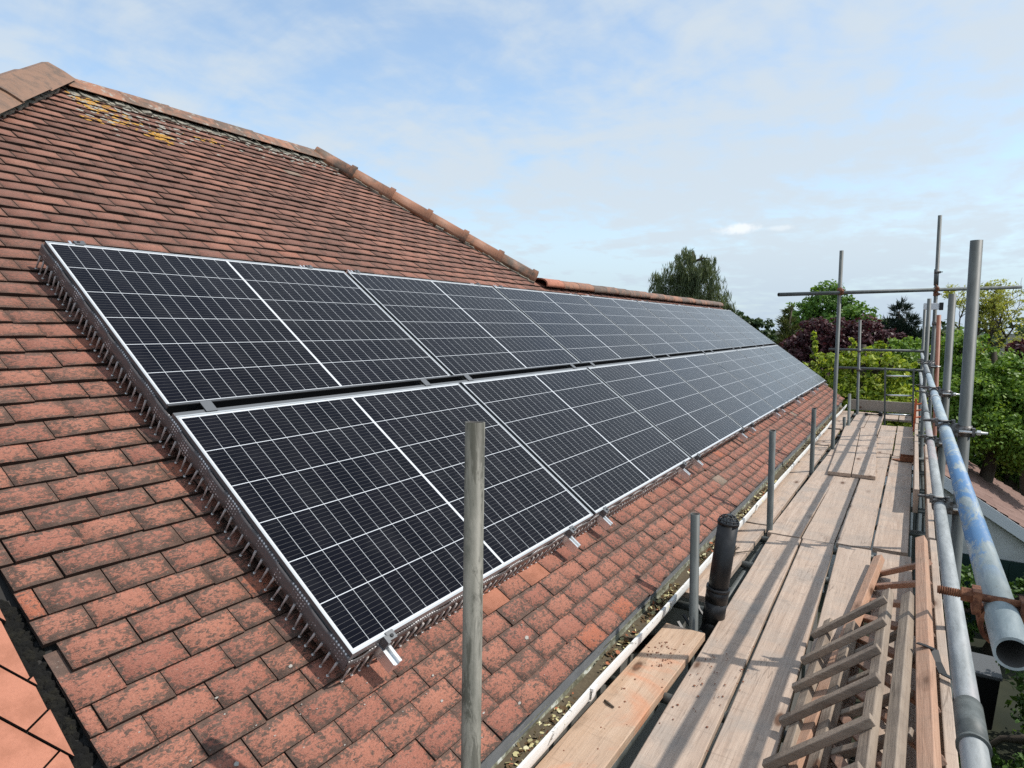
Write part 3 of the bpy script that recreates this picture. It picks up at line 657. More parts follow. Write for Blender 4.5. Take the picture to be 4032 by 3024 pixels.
for i, u in enumerate(rail_u):
    v0 = -.088 + .008 * math.sin(i * 3.3)
    root = empty('mounting_rail', ROOF @ Matrix.Translation((u, v0, 0)))
    tag(root, ('silver aluminium rail jutting out at the nearest lower panel corner' if i == 0 else f'silver aluminium rail under the panels, {near[i]} of the rail ends from the near corner' if i < 13 else 'silver aluminium rail at the far end of the panels, farthest of the rail ends'), 'mounting rail', 'mounting rails under the solar panels')
    if rp0 is None:
        p1 = pf.build('rail_profile', 'alu', root); p2 = ec.build('end_clamp', 'clamp', root); p2b = bt.build('bolt', 'black', p2); p3 = mc.build('mid_clamp', 'clamp', root); p4 = hk.build('roof_hook', 'clamp', root); rp0 = 1
        c2, c3, c4, c2t = p2, p3, p4, None
    else:
        copy_part(p1, root); c2 = copy_part(p2, root); copy_part(p2b, c2); c3 = copy_part(p3, root); c4 = copy_part(p4, root)
    c2.location = (0, -v0, 0); c3.location = (0, -v0 + SP, 0); c4.location = (0, .55, 0)
    c5 = copy_part(c2, root, Matrix.Translation((0, -v0 + 2 * SP + GY, 0)) @ Matrix.Rotation(math.pi, 4, 'Z')); copy_part(p2b, c5)
    c6 = copy_part(c4, root, Matrix.Translation((0, 1.75, 0)))

tr_ = empty('gap_shade_strip', ROOF @ Matrix.Translation((0, SP, 0))); tag(tr_, 'black strip added as painted shade in the gap between the two panel rows', 'shade strip')  # added strip, stands for the deep shade between the panel rows
mb = MB(); mb.box((.0, .004, -.075), (7 * LP + 6 * GX, GY - .002, -.050)); mb.box((.0, GY - .0055, -.049), (7 * LP + 6 * GX, GY - .0015, .0015)); mb.build('channel', 'black', tr_)  # added black strip, stands for the deep shade in the gap
mb = MB(); mb.box((.0, GY - .004, .0022), (7 * LP + 6 * GX, GY + .0075, .0042)); mb.build('added_lip', 'added_lip_dark', tr_)
mb = MB(); mb.box((.0, .0006, -.030), (7 * LP + 6 * GX, .019, -.0005)); mb.build('shade_flange', 'clamp', tr_)  # added grey strip, imitates the shaded top lip of the lower frames
# bird guards: perforated strips with clear tines
def guard(name, label, pts, pitch, lean, tmax, hs=0.):
    """pts: start,end (u,v) of the strip; lean: outward direction"""
    (ua, va), (ub, vb) = pts; L = math.hypot(ub - ua, vb - va); du, dv = (ub - ua) / L, (vb - va) / L; lu, lv = lean
    root = empty(name, ROOF @ Matrix.Translation((ua, va, TH))); tag(root, label, 'bird guard', 'bird spike strips round the solar panels')
    mb = MB(); q = random.Random(len(label)); nseg = int(L / .03); prev = None
    for k in range(nseg + 1):
        s_ = L * k / nseg; wob = .003 * math.sin(k * .9) + q.uniform(-.0015, .0015)
        ring = []
        for hh, oo in ((.132, .003), (.118, .005), (.098, .006), (.072, .006)):
            o_ = oo + wob; ring.append((du * s_ + lu * o_, dv * s_ + lv * o_, hh - hs * (hh > .1)));
        for hh, oo in ((.072, .003), (.098, .003), (.118, .002), (.132, .0005)):
            o_ = oo + wob; ring.append((du * s_ + lu * o_, dv * s_ + lv * o_, hh - hs * (hh > .1)))
        cur = mb.add(ring)
        if prev is not None:
            for i in range(8): j = (i + 1) % 8; mb.face((prev + i, prev + j, cur + j, cur + i), i not in (3, 7))
        prev = cur
    mb.build('perforated_strip', 'guard', root)
    tn = MB(); tn.path([(0, 0, 0), (0, 0, -.03), (0, 0, -.066)], [.0048, .0040, .0034], 6); tn.path([(0, 0, -.065), (0, 0, -.071)], .0048, 6, 1)
    t0 = None; k = 0; s_ = .02
    while s_ < min(L, tmax):
        mbx = Matrix.Translation((du * s_ + lu * .006, dv * s_ + lv * .006, .080)) @ Matrix.Rotation(math.atan2(.04 + q.uniform(-.05, .05), 1.), 4, Vector((-lv, lu, 0)) * -1) @ Matrix.Rotation(q.uniform(-.09, .09), 4, Vector((lu, lv, 0)))
        if t0 is None: t0 = tn.build('tine', ['clear', 'bead'], root); t0.matrix_basis = mbx
        else: copy_part(t0, root, mbx)
        s_ += pitch
    return root
guard('bird_guard', 'dotted plastic bird spike strip down the left edge of the solar panels', ((-.001, 2.325), (-.001, -.004)), .040, (-1, 0), 9)
guard('bird_guard', 'dotted plastic bird spike strip along the bottom edge of the panels', ((.0, -.002), (12.5, -.002)), .040, (0, -1), 3.9, .016)

# ------------------------------------------------------------------ scaffold
sc = empty('scaffold', loc=(1.1, 6, -5.6)); SCI = Matrix.Translation((-1.1, -6, 5.6))
tag(sc, 'galvanised tube scaffold with guard rails along the eaves', 'scaffold')
TR, TI = .02415, .0200
def stube(name, a, b, matn='galv', label=None):
    mb = MB(); mb.tube(a, b, TR, n=28, inner=TI, mi_in=1); o = mb.build(name, [matn, 'tube_in'], sc, mw=SCI)
    if label: o['label'] = label
    return o
def ext(top, low, zb=-5.6):
    a, b = Vector(top), Vector(low); return a, a + (b - a) * ((a.z - zb) / (a.z - b.z))
st = {}
def std(key, top, low, matn='galv', label=None): st[key] = stube('standard', *ext(top, low), matn, label); return st[key]
std('c', (.530, -.103, .785), (.551, -.141, .157), 'galv_old', 'weathered scaffold pole standing in front of the solar panels')
std('s2', (0.484, 1.99, 0.031), (0.497, 1.99, -0.592), 'galv')
std('s3', (.540, 3.821, .236), (.517, 4.03, -.60))
std('s4', (.540, 6.26, .148), (.515, 6.55, -.60))
std('tl', (.549, 8.15, 2.029), (.574, 8.15, -.608), 'galv', 'tall scaffold pole rising beside the far roof slope')
std('s6', (.541, 10.93, -.095), (.573, 10.68, -.60)); std('s7', (.540, 10.155, -.405), (.546, 10.203, -.60))
std('th', (.546, 12.3, 1.177), (.582, 12.3, -.276))
std('big', (1.626, 2.19, 1.413), (1.632, 2.19, .60), 'galv', 'thick looking grey scaffold pole nearest on the right')
std('r2', (1.630, 4.20, 1.27), (1.634, 4.20, .564))
std('rust', (1.661, 8.2, 1.195), (1.682, 8.2, .452), 'tube_rust', 'rust red scaffold pole')
std('tall', (1.622, 9.3, 2.564), (1.652, 9.3, .483), 'galv', 'tallest scaffold pole with clamps at the cross tube')
std('p2', (1.559, 8.75, 1.418), (1.569, 8.75, .602)); std('p1', (1.556, 12.9, 1.485), (1.576, 12.9, .273))
std('out', (1.632, -.06, 1.30), (1.636, -.06, .3))
rA = stube('guard_rail', (1.56, -.235, .56), (1.56, 6.35, .56), 'galv_blue', 'guard rail with worn blue paint and an open end')
rB = stube('guard_rail', (1.56, 6.37, .56), (1.555, 13.1, .56), 'galv_y')
rC = stube('mid_rail', (1.56, -1.9, .20), (1.56, 6.1, .20), 'galv_pink', 'mid rail with pink stains'); rD = stube('mid_rail', (1.56, 6.12, .20), (1.555, 13.1, .20), 'galv_y')
ct0, ct1 = Vector((.565, 8.10, 1.481)), Vector((1.628, 9.25, 1.557)); dd = ct1 - ct0
xt = stube('cross_tube', ct0 - dd * .60, ct1 + dd * .98, 'galv', 'high cross tube between the two tall poles')
stube('end_rail', (-.01, 12.85, .600), (1.60, 12.85, .612)); stube('end_rail', (.1, 12.85, .243), (1.60, 12.85, .25))
stube('ledger', (1.60, -1.9, -.70), (1.60, 13.2, -.70)); stube('ledger', (.50, -1.9, -.70), (.50, 13.2, -.70))
for y in (-.95, .35, 1.35, 2.35, 3.25, 3.9, 4.75, 5.55, 6.4, 7.4, 8.3, 9.6, 10.3, 11.0, 12.4): stube('transom', (.12, y, -.646 - .0), (1.70, y, -.646))
# couplers
def coupler_mesh(dxb=.072):
    mb = MB()
    mb.tube((0, -.024, 0), (0, .024, 0), .0315, n=24, inner=.0245); mb.tube((dxb, -.0, -.024), (dxb, 0, .024), .0315, n=24, inner=.0245)
    mb.box((.022, -.022, -.030), (dxb - .022, .022, .030))
    # flap lugs, swing bolt and nut over the rail
    mb.bar((.030, 0, .020), (.030, 0, .046), .036, .014, (1, 0, 0)); mb.bar((-.034, 0, .012), (-.034, 0, .050), .036, .012, (1, 0, 0))
    mb.tube((.036, 0, .037), (-.088, 0, .037), .0062, n=12); mb.tube((-.040, 0, .037), (-.055, 0, .037), .0125, n=6, smooth=False)
    for k in range(9): mb.tube((-.058 - k * .0032, 0, .037), (-.0595 - k * .0032, 0, .037), .0072, n=10)
    # flap lugs, bolt and nut on the upright
    mb.tube((dxb - .02, -.037, 0), (dxb + .085, -.037, 0), .0062, n=12, mi=1); mb.tube((dxb + .045, -.037, 0), (dxb + .060, -.037, 0), .0125, n=6, mi=1, smooth=False)
    mb.bar((dxb + .034, -.012, 0), (dxb + .034, -.050, 0), .036, .012, (1, 0, 0)); mb.tube((.012, -.037, -.012), (.012, -.052, -.012), .0115, n=6, mi=1, smooth=False)
    return mb
cA = coupler_mesh().build('coupler', ['coupler', 'zinc'], rA); cA.matrix_basis = Matrix.Translation((1.56, 2.19, .56))
cN = coupler_mesh().build('coupler', ['rust', 'rust'], rA); cN.matrix_basis = Matrix.Translation((1.56, -.085, .545)) ; cN['label'] = 'rusty coupler with a long threaded bolt at the open end of the rail'
for par, y, z in ((rA, 4.2, .56), (rB, 8.2, .56), (rB, 8.75, .56), (rB, 9.3, .56), (rB, 12.9, .56), (rC, 2.19, .20), (rC, 4.2, .20), (rD, 8.2, .20), (rD, 9.3, .20), (rD, 12.9, .20)): copy_part(cA, par, Matrix.Translation((1.56, y, z)))
cL = copy_part(cN, rC, Matrix.Translation((1.56, -.06, .20)))
def sleeve(par, y, z, L=.16, matn='coupler'):
    mb = MB(); mb.tube((1.56, y - L / 2, z), (1.56, y + L / 2, z), .0275, n=24); mb.tube((1.56, y - L / 2 - .004, z), (1.56, y - L / 2 + .004, z), .0300, n=24); mb.build('sleeve', matn, par)
sleeve(rA, 6.35, .56, .16, 'galv'); sleeve(rC, 6.1, .20, .18, 'galv'); sleeve(rC, .22, .20, .16, 'galv'); sleeve(rA, 3.72, .56, .07, 'zinc')
def band_coupler(par, p, axis, matn='rust', L=.05):
    mb = MB(); p = Vector(p); a = Vector(axis).normalized(); mb.tube(p - a * L / 2, p + a * L / 2, .032, n=20, inner=.0245); s_ = a.orthogonal().normalized()
    mb.bar(p + s_ * .03, p + s_ * .055, .03, .03, a); mb.tube(p + s_ * .045 - a.cross(s_) * .05, p + s_ * .045 + a.cross(s_) * .05, .007, n=8); mb.build('coupler', matn, par)
band_coupler(st['tl'], (.553, 8.15, 1.52), (0, 0, 1)); band_coupler(xt, ct0, dd); band_coupler(st['tall'], (1.637, 9.3, 1.50), (0, 0, 1)); band_coupler(xt, ct1, dd); band_coupler(st['tall'], (1.63, 9.3, 1.80), (0, 0, 1), 'coupler', .04); band_coupler(st['tall'], (1.646, 9.3, 1.10), (0, 0, 1), 'coupler')
band_coupler(st['th'], (.56, 12.3, .60), (0, 0, 1), 'coupler'); band_coupler(st['th'], (.57, 12.3, .245), (0, 0, 1), 'coupler')
sp_ = MB(); sp_.tube((1.632, 9.3, 1.62), (1.627, 9.3, 1.84), .029, n=20); sp_.build('sleeve', 'galv', st['tall'])
# white junction box clipped to the tall pole
wb = empty('switch_box', loc=(1.62, 9.24, 1.33)); tag(wb, 'small white box with black end clipped to the tallest scaffold pole', 'box')
mb = MB(); mb.box((-.115, -.05, -.045), (.06, -.0, .045)); mb.build('casing', 'white', wb, bevel=.006)
mb = MB(); mb.box((.062, -.055, -.052), (.112, .0, .052)); mb.build('end_cap', 'black', wb, bevel=.006)

# boards -----------------------------------------------------------------
DZ = -.6; BT = .038
def board(y0, x0, y1, x1, w=.216, z=DZ, matn='board', label='', group='scaffold boards of the deck', warp=True):
    """flat plank; x0/x1 = left edge at its near/far end"""
    L = y1 - y0; q = random.Random(int((y0 * 91 + x0 * 1331) * 100)); mb = MB(); K = max(6, int(L / .35)); prev = None
    dz0 = q.uniform(-.003, .003)
    for k in range(K + 1):
        f = k / K; y = y0 + L * f; xl = x0 + (x1 - x0) * f; zz = z + dz0 * (1 - 2 * f) + .0025 * math.sin(k * 1.7 + q.random()); e = q.uniform(-.0012, .0012)
        cup = .002
        sk = q.uniform(-.006, .006) if k in (0, K) else 0
        ring = [(xl + e, y + sk, zz - BT), (xl + w + e, y, zz - BT), (xl + w + e, y, zz - .004), (xl + w - .004 + e, y, zz), (xl + w / 2, y + sk / 2, zz - cup), (xl + .004 + e, y + sk, zz), (xl + e, y + sk, zz - .004)]
        ring = [(a - x0, b - y0, c - z) for a, b, c in ring]; cur = mb.add(ring)
        if prev is None: mb.face([cur + i for i in reversed(range(7))])
        else:
            for i in range(7): j = (i + 1) % 7; mb.face((prev + i, cur + i, cur + j, prev + j)[::-1])
        prev = cur
    mb.face([prev + i for i in range(7)])
    o = mb.build('scaffold_board', matn); o.location = (x0, y0, z); tag(o, label, 'scaffold board', group); return o
board(-1.85, .672, 3.93, .548, label='long sandy scaffold board right of the gap with the vent pipe')
board(-1.85, .915, 3.93, .778, label='cracked sandy scaffold board between the vent pipe board and the ladder pile')
board(-1.85, 1.150, 3.93, 1.024, label='sandy scaffold board under the left legs of the ladder pile')
board(-1.85, 1.385, 3.93, 1.272, label='sandy scaffold board mostly hidden beneath the ladder pile')
board(3.96, .513, 8.18, .560, .235, label='middle deck board at the gap beside the roof planks')
board(3.94, .766, 8.18, .775, .224, label='middle deck board running under the overlapping pair, left one')
board(3.97, 1.002, 8.20, 1.012, .226, label='middle deck board running under the overlapping pair, right one')
board(4.00, 1.243, 8.10, 1.262, .225, label='middle deck board along the toe boards, under the rusty bracket')
board(8.22, .57, 12.8, .58, .22, label='far deck board at the gap beside the roof planks'); board(8.20, .80, 12.8, .805, .22, label='far deck board under the dark spanner')
board(8.22, 1.035, 11.05, 1.035, .222, label='far deck board that ends at the ladder hatch, left one'); board(8.13, 1.275, 11.1, 1.270, .225, label='far deck board that ends at the ladder hatch, right one')
board(12.0, 1.04, 12.8, 1.04, .215, label='short pale board beyond the ladder hatch, left one'); board(12.0, 1.27, 12.8, 1.27, .215, label='short pale board beyond the ladder hatch, right one')
board(6.44, .690, 10.3, .545, .226, DZ + .043, label='upper lapped board lying on top of the deck, left of the pair'); board(6.46, .925, 10.3, .778, .226, DZ + .043, label='upper lapped board lying on top of the deck, right of the pair')
G2 = 'scaffold boards between the gutter and the deck'
board(-1.9, .272, 1.96, .352, .215, DZ + .003, 'board_orange', 'orange stained scaffold board by the gutter with crumbs on it', G2)
board(2.44, .272, 4.13, .285, .2, DZ, label='inner board by the gutter just beyond the vent pipe', group=G2); board(4.16, .285, 8.35, .295, .205, DZ, label='long inner board by the gutter beside the middle deck', group=G2)
board(8.47, .30, 10.05, .292, .2, DZ, label='short inner board by the gutter before the stub pole', group=G2); board(10.2, .288, 12.85, .288, .21, DZ, label='farthest inner board by the gutter, behind the stub pole', group=G2)
def toe(a, b, h, label, matn='board', th=.038):
    mb = MB(); a = Vector(a); b = Vector(b); K = 8
    for k in range(1): mb.bar(Vector((0, 0, 0)), b - a, th, h, (0, 0, 1))
    o = mb.build('toe_board', matn, bevel=.004); o.location = a; tag(o, label, 'toe board', 'toe boards on edge round the deck'); return o
toe((1.596, -1.9, -.487), (1.598, 3.66, -.487), .225, 'upright toe board behind the ladder pile')
toe((1.594, 3.72, -.490), (1.622, 7.9, -.490), .225, 'upright toe board beside the middle deck, outer one'); toe((1.512, 5.25, -.493), (1.520, 9.9, -.493), .215, 'upright toe board nearest the rusty bracket, inner one')
toe((1.53, 9.95, -.49), (1.535, 12.8, -.49), .22, 'upright toe board by the ladder hatch at the far end')
toe((.42, 12.93, -.478), (1.50, 12.93, -.478), .205, 'dull brown toe board across the far end of the deck', 'board_grey')

# timber roof ladders in a pile
def ladder(label, lt, lb, rt_, rb, ts, below, matn, mx, sw=.048, sh=.036, rw=.040, rh=.030, over=.03, skew=0.):
    lt, lb, rt_, rb = map(Vector, (lt, lb, rt_, rb)); root = empty('roof_ladder', loc=lb); inv = Matrix.Translation(-lb); tag(root, label, 'roof ladder', 'timber roof ladders piled on the deck')
    across = ((rt_ - lt) + (rb - lb)).normalized(); along = (lt - lb).normalized(); nn = across.cross(along).normalized()
    if nn.z < 0: nn = -nn
    for a, b in ((lt, lb), (rt_, rb)):
        mb = MB(); mb.bar(b, a, sw, sh, nn); mb.build('stile', matn, root, mw=inv, bevel=.004)
    for i, f in enumerate(ts):
        a = lb.lerp(lt, f); b = rb.lerp(rt_, f + skew); s_ = (sh + rh) / 2 * (-1 if below else 1); q = random.Random(i * 7 + 1)
        e = (b - a).normalized(); mb = MB(); mb.bar(a - e * (over + q.uniform(0, .015)) + nn * s_ + along * q.uniform(-.012, .012), b + e * (over * .6 + q.uniform(-.005, .015)) + nn * s_ + along * q.uniform(-.012, .012), rw, rh, nn); mb.build('rung', mx, root, mw=inv, bevel=.0035)
    return root
ladder('long reddish timber roof ladder at the bottom of the pile', (1.300, 3.60, -.545), (1.10, .35, -.545), (1.530, 3.48, -.335), (1.530, -.9, -.325), [.10, .17, .24, .31, .385, .46, .535, .61, .69, .77, .85, .93], True, 'batten_red', 'batten_red_x', sw=.056, sh=.046, skew=-.02)
ladder('brownish timber roof ladder in the middle of the pile', (1.232, 2.30, -.515), (1.185, -.6, -.515), (1.468, 2.42, -.345), (1.400, -.9, -.300), [.10, .20, .30, .40, .50, .60, .70, .80, .90], True, 'batten_grey', 'batten_grey_x', sw=.05, sh=.044)
ladder('small weathered grey roof ladder with slats on top of the pile', (1.118, 2.36, -.548), (1.100, -.35, -.540), (1.376, 2.42, -.345), (1.350, -.35, -.318), [.064 + .1075 * k for k in range(9)], False, 'batten_grey', 'batten_grey_x', sw=.046, sh=.036, rw=.042, rh=.030, over=.045)
# black strap lashing the pile to the rail
mb = MB(); pts = [(1.500, 1.76, -.299), (1.530, 1.75, -.2985), (1.560, 1.735, -.300), (1.572, 1.70, -.335), (1.590, 1.64, -.352), (1.66, 1.60, -.355)]
for a, b in zip(pts, pts[1:]): mb.bar(a, b, .030, .004, (0, .2, 1))
tag(mb.build('lashing_strap', 'black'), 'black strap lashed over the timber ladders', 'strap')
# crumbs on boards
q = random.Random(41); mb = MB()
for _ in range(120):
    x, y = (q.gauss(.44, .05), q.gauss(1.66, .09)) if q.random() < .5 else (q.uniform(.62, .85), q.gauss(1.55, .2)) if q.random() < .7 else (q.uniform(.35, .52), q.uniform(.7, 1.6))
    s_ = q.uniform(.002, .006); n = mb.add([(x + s_ * math.cos(1.57 * j + .3) * q.uniform(.6, 1.5), y + s_ * 1.3 * math.sin(1.57 * j + .3), DZ + .0045) for j in range(4)] + [(x, y, DZ + .0045 + s_ * .7)])
    for j in range(4): mb.face((n + j, n + (j + 1) % 4, n + 4))
tag(mb.build('tile_crumbs', mat('crumb', (.20, .075, .04), .9)), 'red brown tile crumbs scattered on the boards', 'debris', kind='stuff')
for lab, pts_ in (('dark twig lying on the orange board', [(.372, 1.10, DZ + .010), (.395, 1.085, DZ + .013), (.425, 1.075, DZ + .010)]),):
    mb = MB(); mb.path(pts_, [.005, .006, .004], 6); tag(mb.build('twig', 'bark'), lab, 'twig')
q = random.Random(5); mb = MB()
for _ in range(16):
    a = Vector((.375 + q.gauss(0, .02), 3.3 + q.gauss(0, .07), DZ + .006)); mb.path([a, a + Vector((q.gauss(0, .03), q.gauss(0, .05), .008)), a + Vector((q.gauss(0, .05), q.gauss(0, .08), .004))], [.004, .005, .003], 5)
tag(mb.build('dead_leaf_clump', 'bark'), 'small clump of dead leaves on the inner board', 'leaf clump')

# vent pipe -----------------------------------------------------------------
vp_ = empty('vent_pipe', loc=(.548, 2.2, -.75)); tag(vp_, 'black plastic vent pipe with a domed cage rising through the deck', 'vent pipe'); vi = Matrix.Translation((-.548, -2.2, .75))
a, b = Vector((.548, 2.2, -.62)), Vector((.609, 2.2, -.045)); ax = (b - a).normalized()
mb = MB(); mb.tube(a, b, .055, n=36, inner=.050); mb.build('pipe', 'pipe', vp_, mw=vi)
mb = MB(); mb.tube(a + ax * .115, a + ax * .19, .0615, n=36); mb.tube(a + ax * .18, a + ax * .20, .0645, n=36); mb.tube(a - ax * .02, a + ax * .12, .060, n=36); mb.build('socket_collar', 'pipe', vp_, mw=vi)
mb = MB(); mb.tube(b - ax * .012, b + ax * .004, .0585, n=36)
x = ax.orthogonal().normalized(); y = ax.cross(x)
for k in range(8):
    t_ = 2 * math.pi * k / 8; dr = x * math.cos(t_) + y * math.sin(t_)
    mb.path([b + dr * .052, b + dr * .050 + ax * .014, b + dr * .036 + ax * .030, b + dr * .012 + ax * .040], .0035, 6)
for r_, h_ in ((.051, .013), (.036, .030)): mb.path([b + (x * math.cos(2 * math.pi * k / 24) + y * math.sin(2 * math.pi * k / 24)) * r_ + ax * h_ for k in range(25)], .003, 6)
mb.tube(b + ax * .036, b + ax * .042, .015, n=16); mb.tube(b - ax * .004, b + ax * .002, .048, n=24); mb.build('domed_cage', 'black', vp_, mw=vi)
mb = MB(); el = [Vector((.548, 2.2, -.60)), Vector((.546, 2.195, -.66)), Vector((.525, 2.185, -.72)), Vector((.47, 2.17, -.765)), Vector((.38, 2.14, -.79)), Vector((.04, 2.05, -.83))]
mb.path(el, .058, 24); mb.build('elbow', 'pipe', vp_, mw=vi)
for y_ in (1.98, 2.08, 2.30):
    mb = MB(); mb.bar((.40, y_ + .05, -.60), (.545, y_ - .03, -.73), .018, .006, (0, 0, 1)); mb.build('strap_bracket', 'black', vp_, mw=vi)

# access ladder at the hatch
al = empty('access_ladder', loc=(1.25, 11.6, -5.6)); ai = Matrix.Translation((-1.25, -11.6, 5.6)); tag(al, 'slim metal access ladder poking up through the far hatch', 'ladder')
for xa, xb in ((1.021, 1.066), (1.444, 1.480)):
    mb = MB(); mb.bar((xa - .0, 11.6, .35), (xb + (xb - xa) * 4.9, 11.45, -5.6), .028, .065, (0, 1, 0)); mb.build('stile', 'galv', al, mw=ai, bevel=.003)
for k in range(12):
    z_ = .20 - .335 * k; f = (.35 - z_) / 1.0; mb = MB(); mb.tube((1.021 + .045 * f, 11.6 - .02 * f, z_), (1.444 + .036 * f, 11.6 - .02 * f, z_ + .012), .014, n=12); mb.build('rung', 'alu', al, mw=ai)
# oddments on the deck
rb_ = empty('steel_bracket', loc=(1.44, 7.85, DZ)); tag(rb_, 'rusty brown steel bracket lying on the deck against the toe board', 'bracket')
mb = MB(); mb.box((-.085, -.10, .003), (.085, .10, .009)); mb.box((-.085, -.10, .009), (.085, -.092, .062)); mb.box((-.085, .092, .009), (.085, .10, .062)); mb.build('channel', 'rust', rb_, bevel=.002)
mb = MB(); n = mb.add([(-.085, -.10, .003), (-.175, -.02, .003), (-.085, .06, .003), (-.085, -.10, .012), (-.175, -.02, .012), (-.085, .06, .012), (-.10, .07, .085), (-.088, .10, .003)])
for fc in ((0, 1, 2), (5, 4, 3), (0, 3, 4, 1), (1, 4, 5, 2), (2, 5, 3, 0), (5, 6, 7), (5, 7, 6)): mb.face([n + i for i in fc])
mb.build('pointed_tab', 'rust', rb_)
tl_ = empty('scaffold_spanner', loc=(.86, 12.3, DZ + .006)); tag(tl_, 'dark scaffold spanner lying on the far deck board', 'spanner')
mb = MB(); mb.path([(-.11, -.06, .018), (0, -.02, .016), (.09, .02, .02)], [.010, .012, .013], 8); mb.build('handle', 'black', tl_)
mb = MB(); mb.tube((.11, .03, -.0), (.11, .03, .075), .034, n=14, inner=.016); mb.bar((.08, .02, .022), (.11, .03, .03), .04, .03); mb.build('socket_head', 'black', tl_)
mb = MB(); mb.tube((-.115, -.062, -.0), (-.115, -.062, .045), .026, n=12, inner=.012); mb.build('ring_end', 'black', tl_)
ob = empty('ladder_clamp', loc=(1.5, 10.6, DZ)); tag(ob, 'orange red steel ladder clamp standing against the far guard rail', 'clamp')
mb = MB(); mb.box((-.016, -.02, .0), (.016, .02, .52)); mb.build('upright_bar', 'orange_paint', ob, bevel=.003)
for z_ in (.22, .33, .43):
    mb = MB(); mb.bar((.0, -.0, z_), (.085, .02, z_ + .02), .03, .022); mb.build('prong', 'orange_paint', ob, bevel=.003)

# ------------------------------------------------------------------ neighbouring garage
ga = empty('garage', loc=(1.75, 18.5, -5.6)); gi = Matrix.Translation((-1.75, -18.5, 5.6)); tag(ga, 'white rendered garage with brown tiled gable roof below the scaffold', 'garage')
AX, AZ, SL, Y0, Y1, HW = 1.75, -1.985, .648, 15.95, 21.2, 3.3
ez = AZ - SL * HW
mb = MB(); zt = -.26
pr_ = [(AX - HW + .25, -5.6), (AX + HW - .25, -5.6), (AX + HW - .25, ez + SL * .25 + zt), (AX, AZ + zt), (AX - HW + .25, ez + SL * .25 + zt)]
n = mb.add([(x, Y0 + .12, z) for x, z in pr_] + [(x, Y1 - .1, z) for x, z in pr_]); mb.face([n + i for i in range(5)]); mb.face([n + 5 + i for i in reversed(range(5))])
for i in range(5): j = (i + 1) % 5; mb.face((n + i, n + 5 + i, n + 5 + j, n + j))
mb.build('wall', 'render', ga, mw=gi)
mb = MB(); q = random.Random(3); ln = math.hypot(1, SL); rows = int(HW * ln / .24)
for s_ in (1, -1):
    for i in range(rows + 1):
        for k in range(int((Y1 - Y0) / .26)):
            d0 = i * .24; d1 = min(d0 + .26, HW * ln); y = Y0 + k * .26; xa, xb = AX + s_ * d0 / ln, AX + s_ * d1 / ln; za, zb_ = AZ - SL * d0 / ln, AZ - SL * d1 / ln; l_ = .028 + q.uniform(0, .008); w_ = .02
            n = mb.add([(xa, y, za), (xa, y + .13, za + w_), (xa, y + .258, za), (xb, y, zb_ + l_), (xb, y + .13, zb_ + l_ + w_), (xb, y + .258, zb_ + l_), (xb, y, zb_ - .01), (xb, y + .13, zb_ - .01), (xb, y + .258, zb_ - .01)])
            rr = q.random()
            for fc in ((0, 3, 4, 1), (1, 4, 5, 2), (3, 6, 7, 4), (4, 7, 8, 5)): mb.face([n + i_ for i_ in (fc if s_ == 1 else fc[::-1])], r=rr)
for s_ in (1, -1): mb.bar((AX - s_ * .02, (Y0 + Y1) / 2, AZ - .03 - 0 * SL), (AX + s_ * HW, (Y0 + Y1) / 2, ez - .03), Y1 - Y0 - .02, .05, (0, 0, 1))
mb.build('roof', 'ntile', ga, mw=gi, attrs=True)
for s_ in (1, -1):
    mb = MB(); mb.bar((AX, Y0 - .012, AZ - .15), (AX + s_ * HW, Y0 - .012, ez - .15), .035, .23, (0, 0, 1)); mb.build('barge_board', 'white', ga, mw=gi)
mb = MB(); mb.tube((AX, Y0, AZ + .0), (AX, Y1, AZ + .0), .10, n=12); mb.build('ridge', 'ntile', ga, mw=gi)
mb = MB(); mb.box((1.9, Y0 + .06, -5.6), (4.7, Y0 + .118, -4.02))
for k in range(9): mb.box((1.95 + k * .305, Y0 + .045, -5.55), (1.96 + k * .305 + .275, Y0 + .0605, -4.08))
mb.build('door', 'green_door', ga, mw=gi)
wbn = empty('wheelie_bin', loc=(2.63, 11.6, -5.6)); tag(wbn, 'black wheelie bin with grey lid on the ground beside the scaffold', 'wheelie bin')
mb = MB(); n = mb.add([(-.24, -.28, .06), (.24, -.28, .06), (.24, .28, .06), (-.24, .28, .06), (-.29, -.36, .98), (.29, -.36, .98), (.29, .36, .98), (-.29, .36, .98)])
for qd in ((3, 2, 1, 0), (4, 5, 6, 7), (0, 1, 5, 4), (1, 2, 6, 5), (2, 3, 7, 6), (3, 0, 4, 7)): mb.face([n + i for i in qd])
mb.build('body', 'black', wbn, bevel=.02)
mb = MB(); mb.box((-.31, -.40, .985), (.31, .40, 1.04)); mb.tube((-.28, .40, 1.0), (.28, .40, 1.0), .03, n=12); mb.build('lid', mat('grey_lid', (.11, .115, .12), .5), wbn, bevel=.02)
for s_ in (-1, 1):
    mb = MB(); mb.tube((s_ * .25, .30, .1), (s_ * .30, .30, .1), .1, n=20); mb.build('wheel', 'black', wbn)

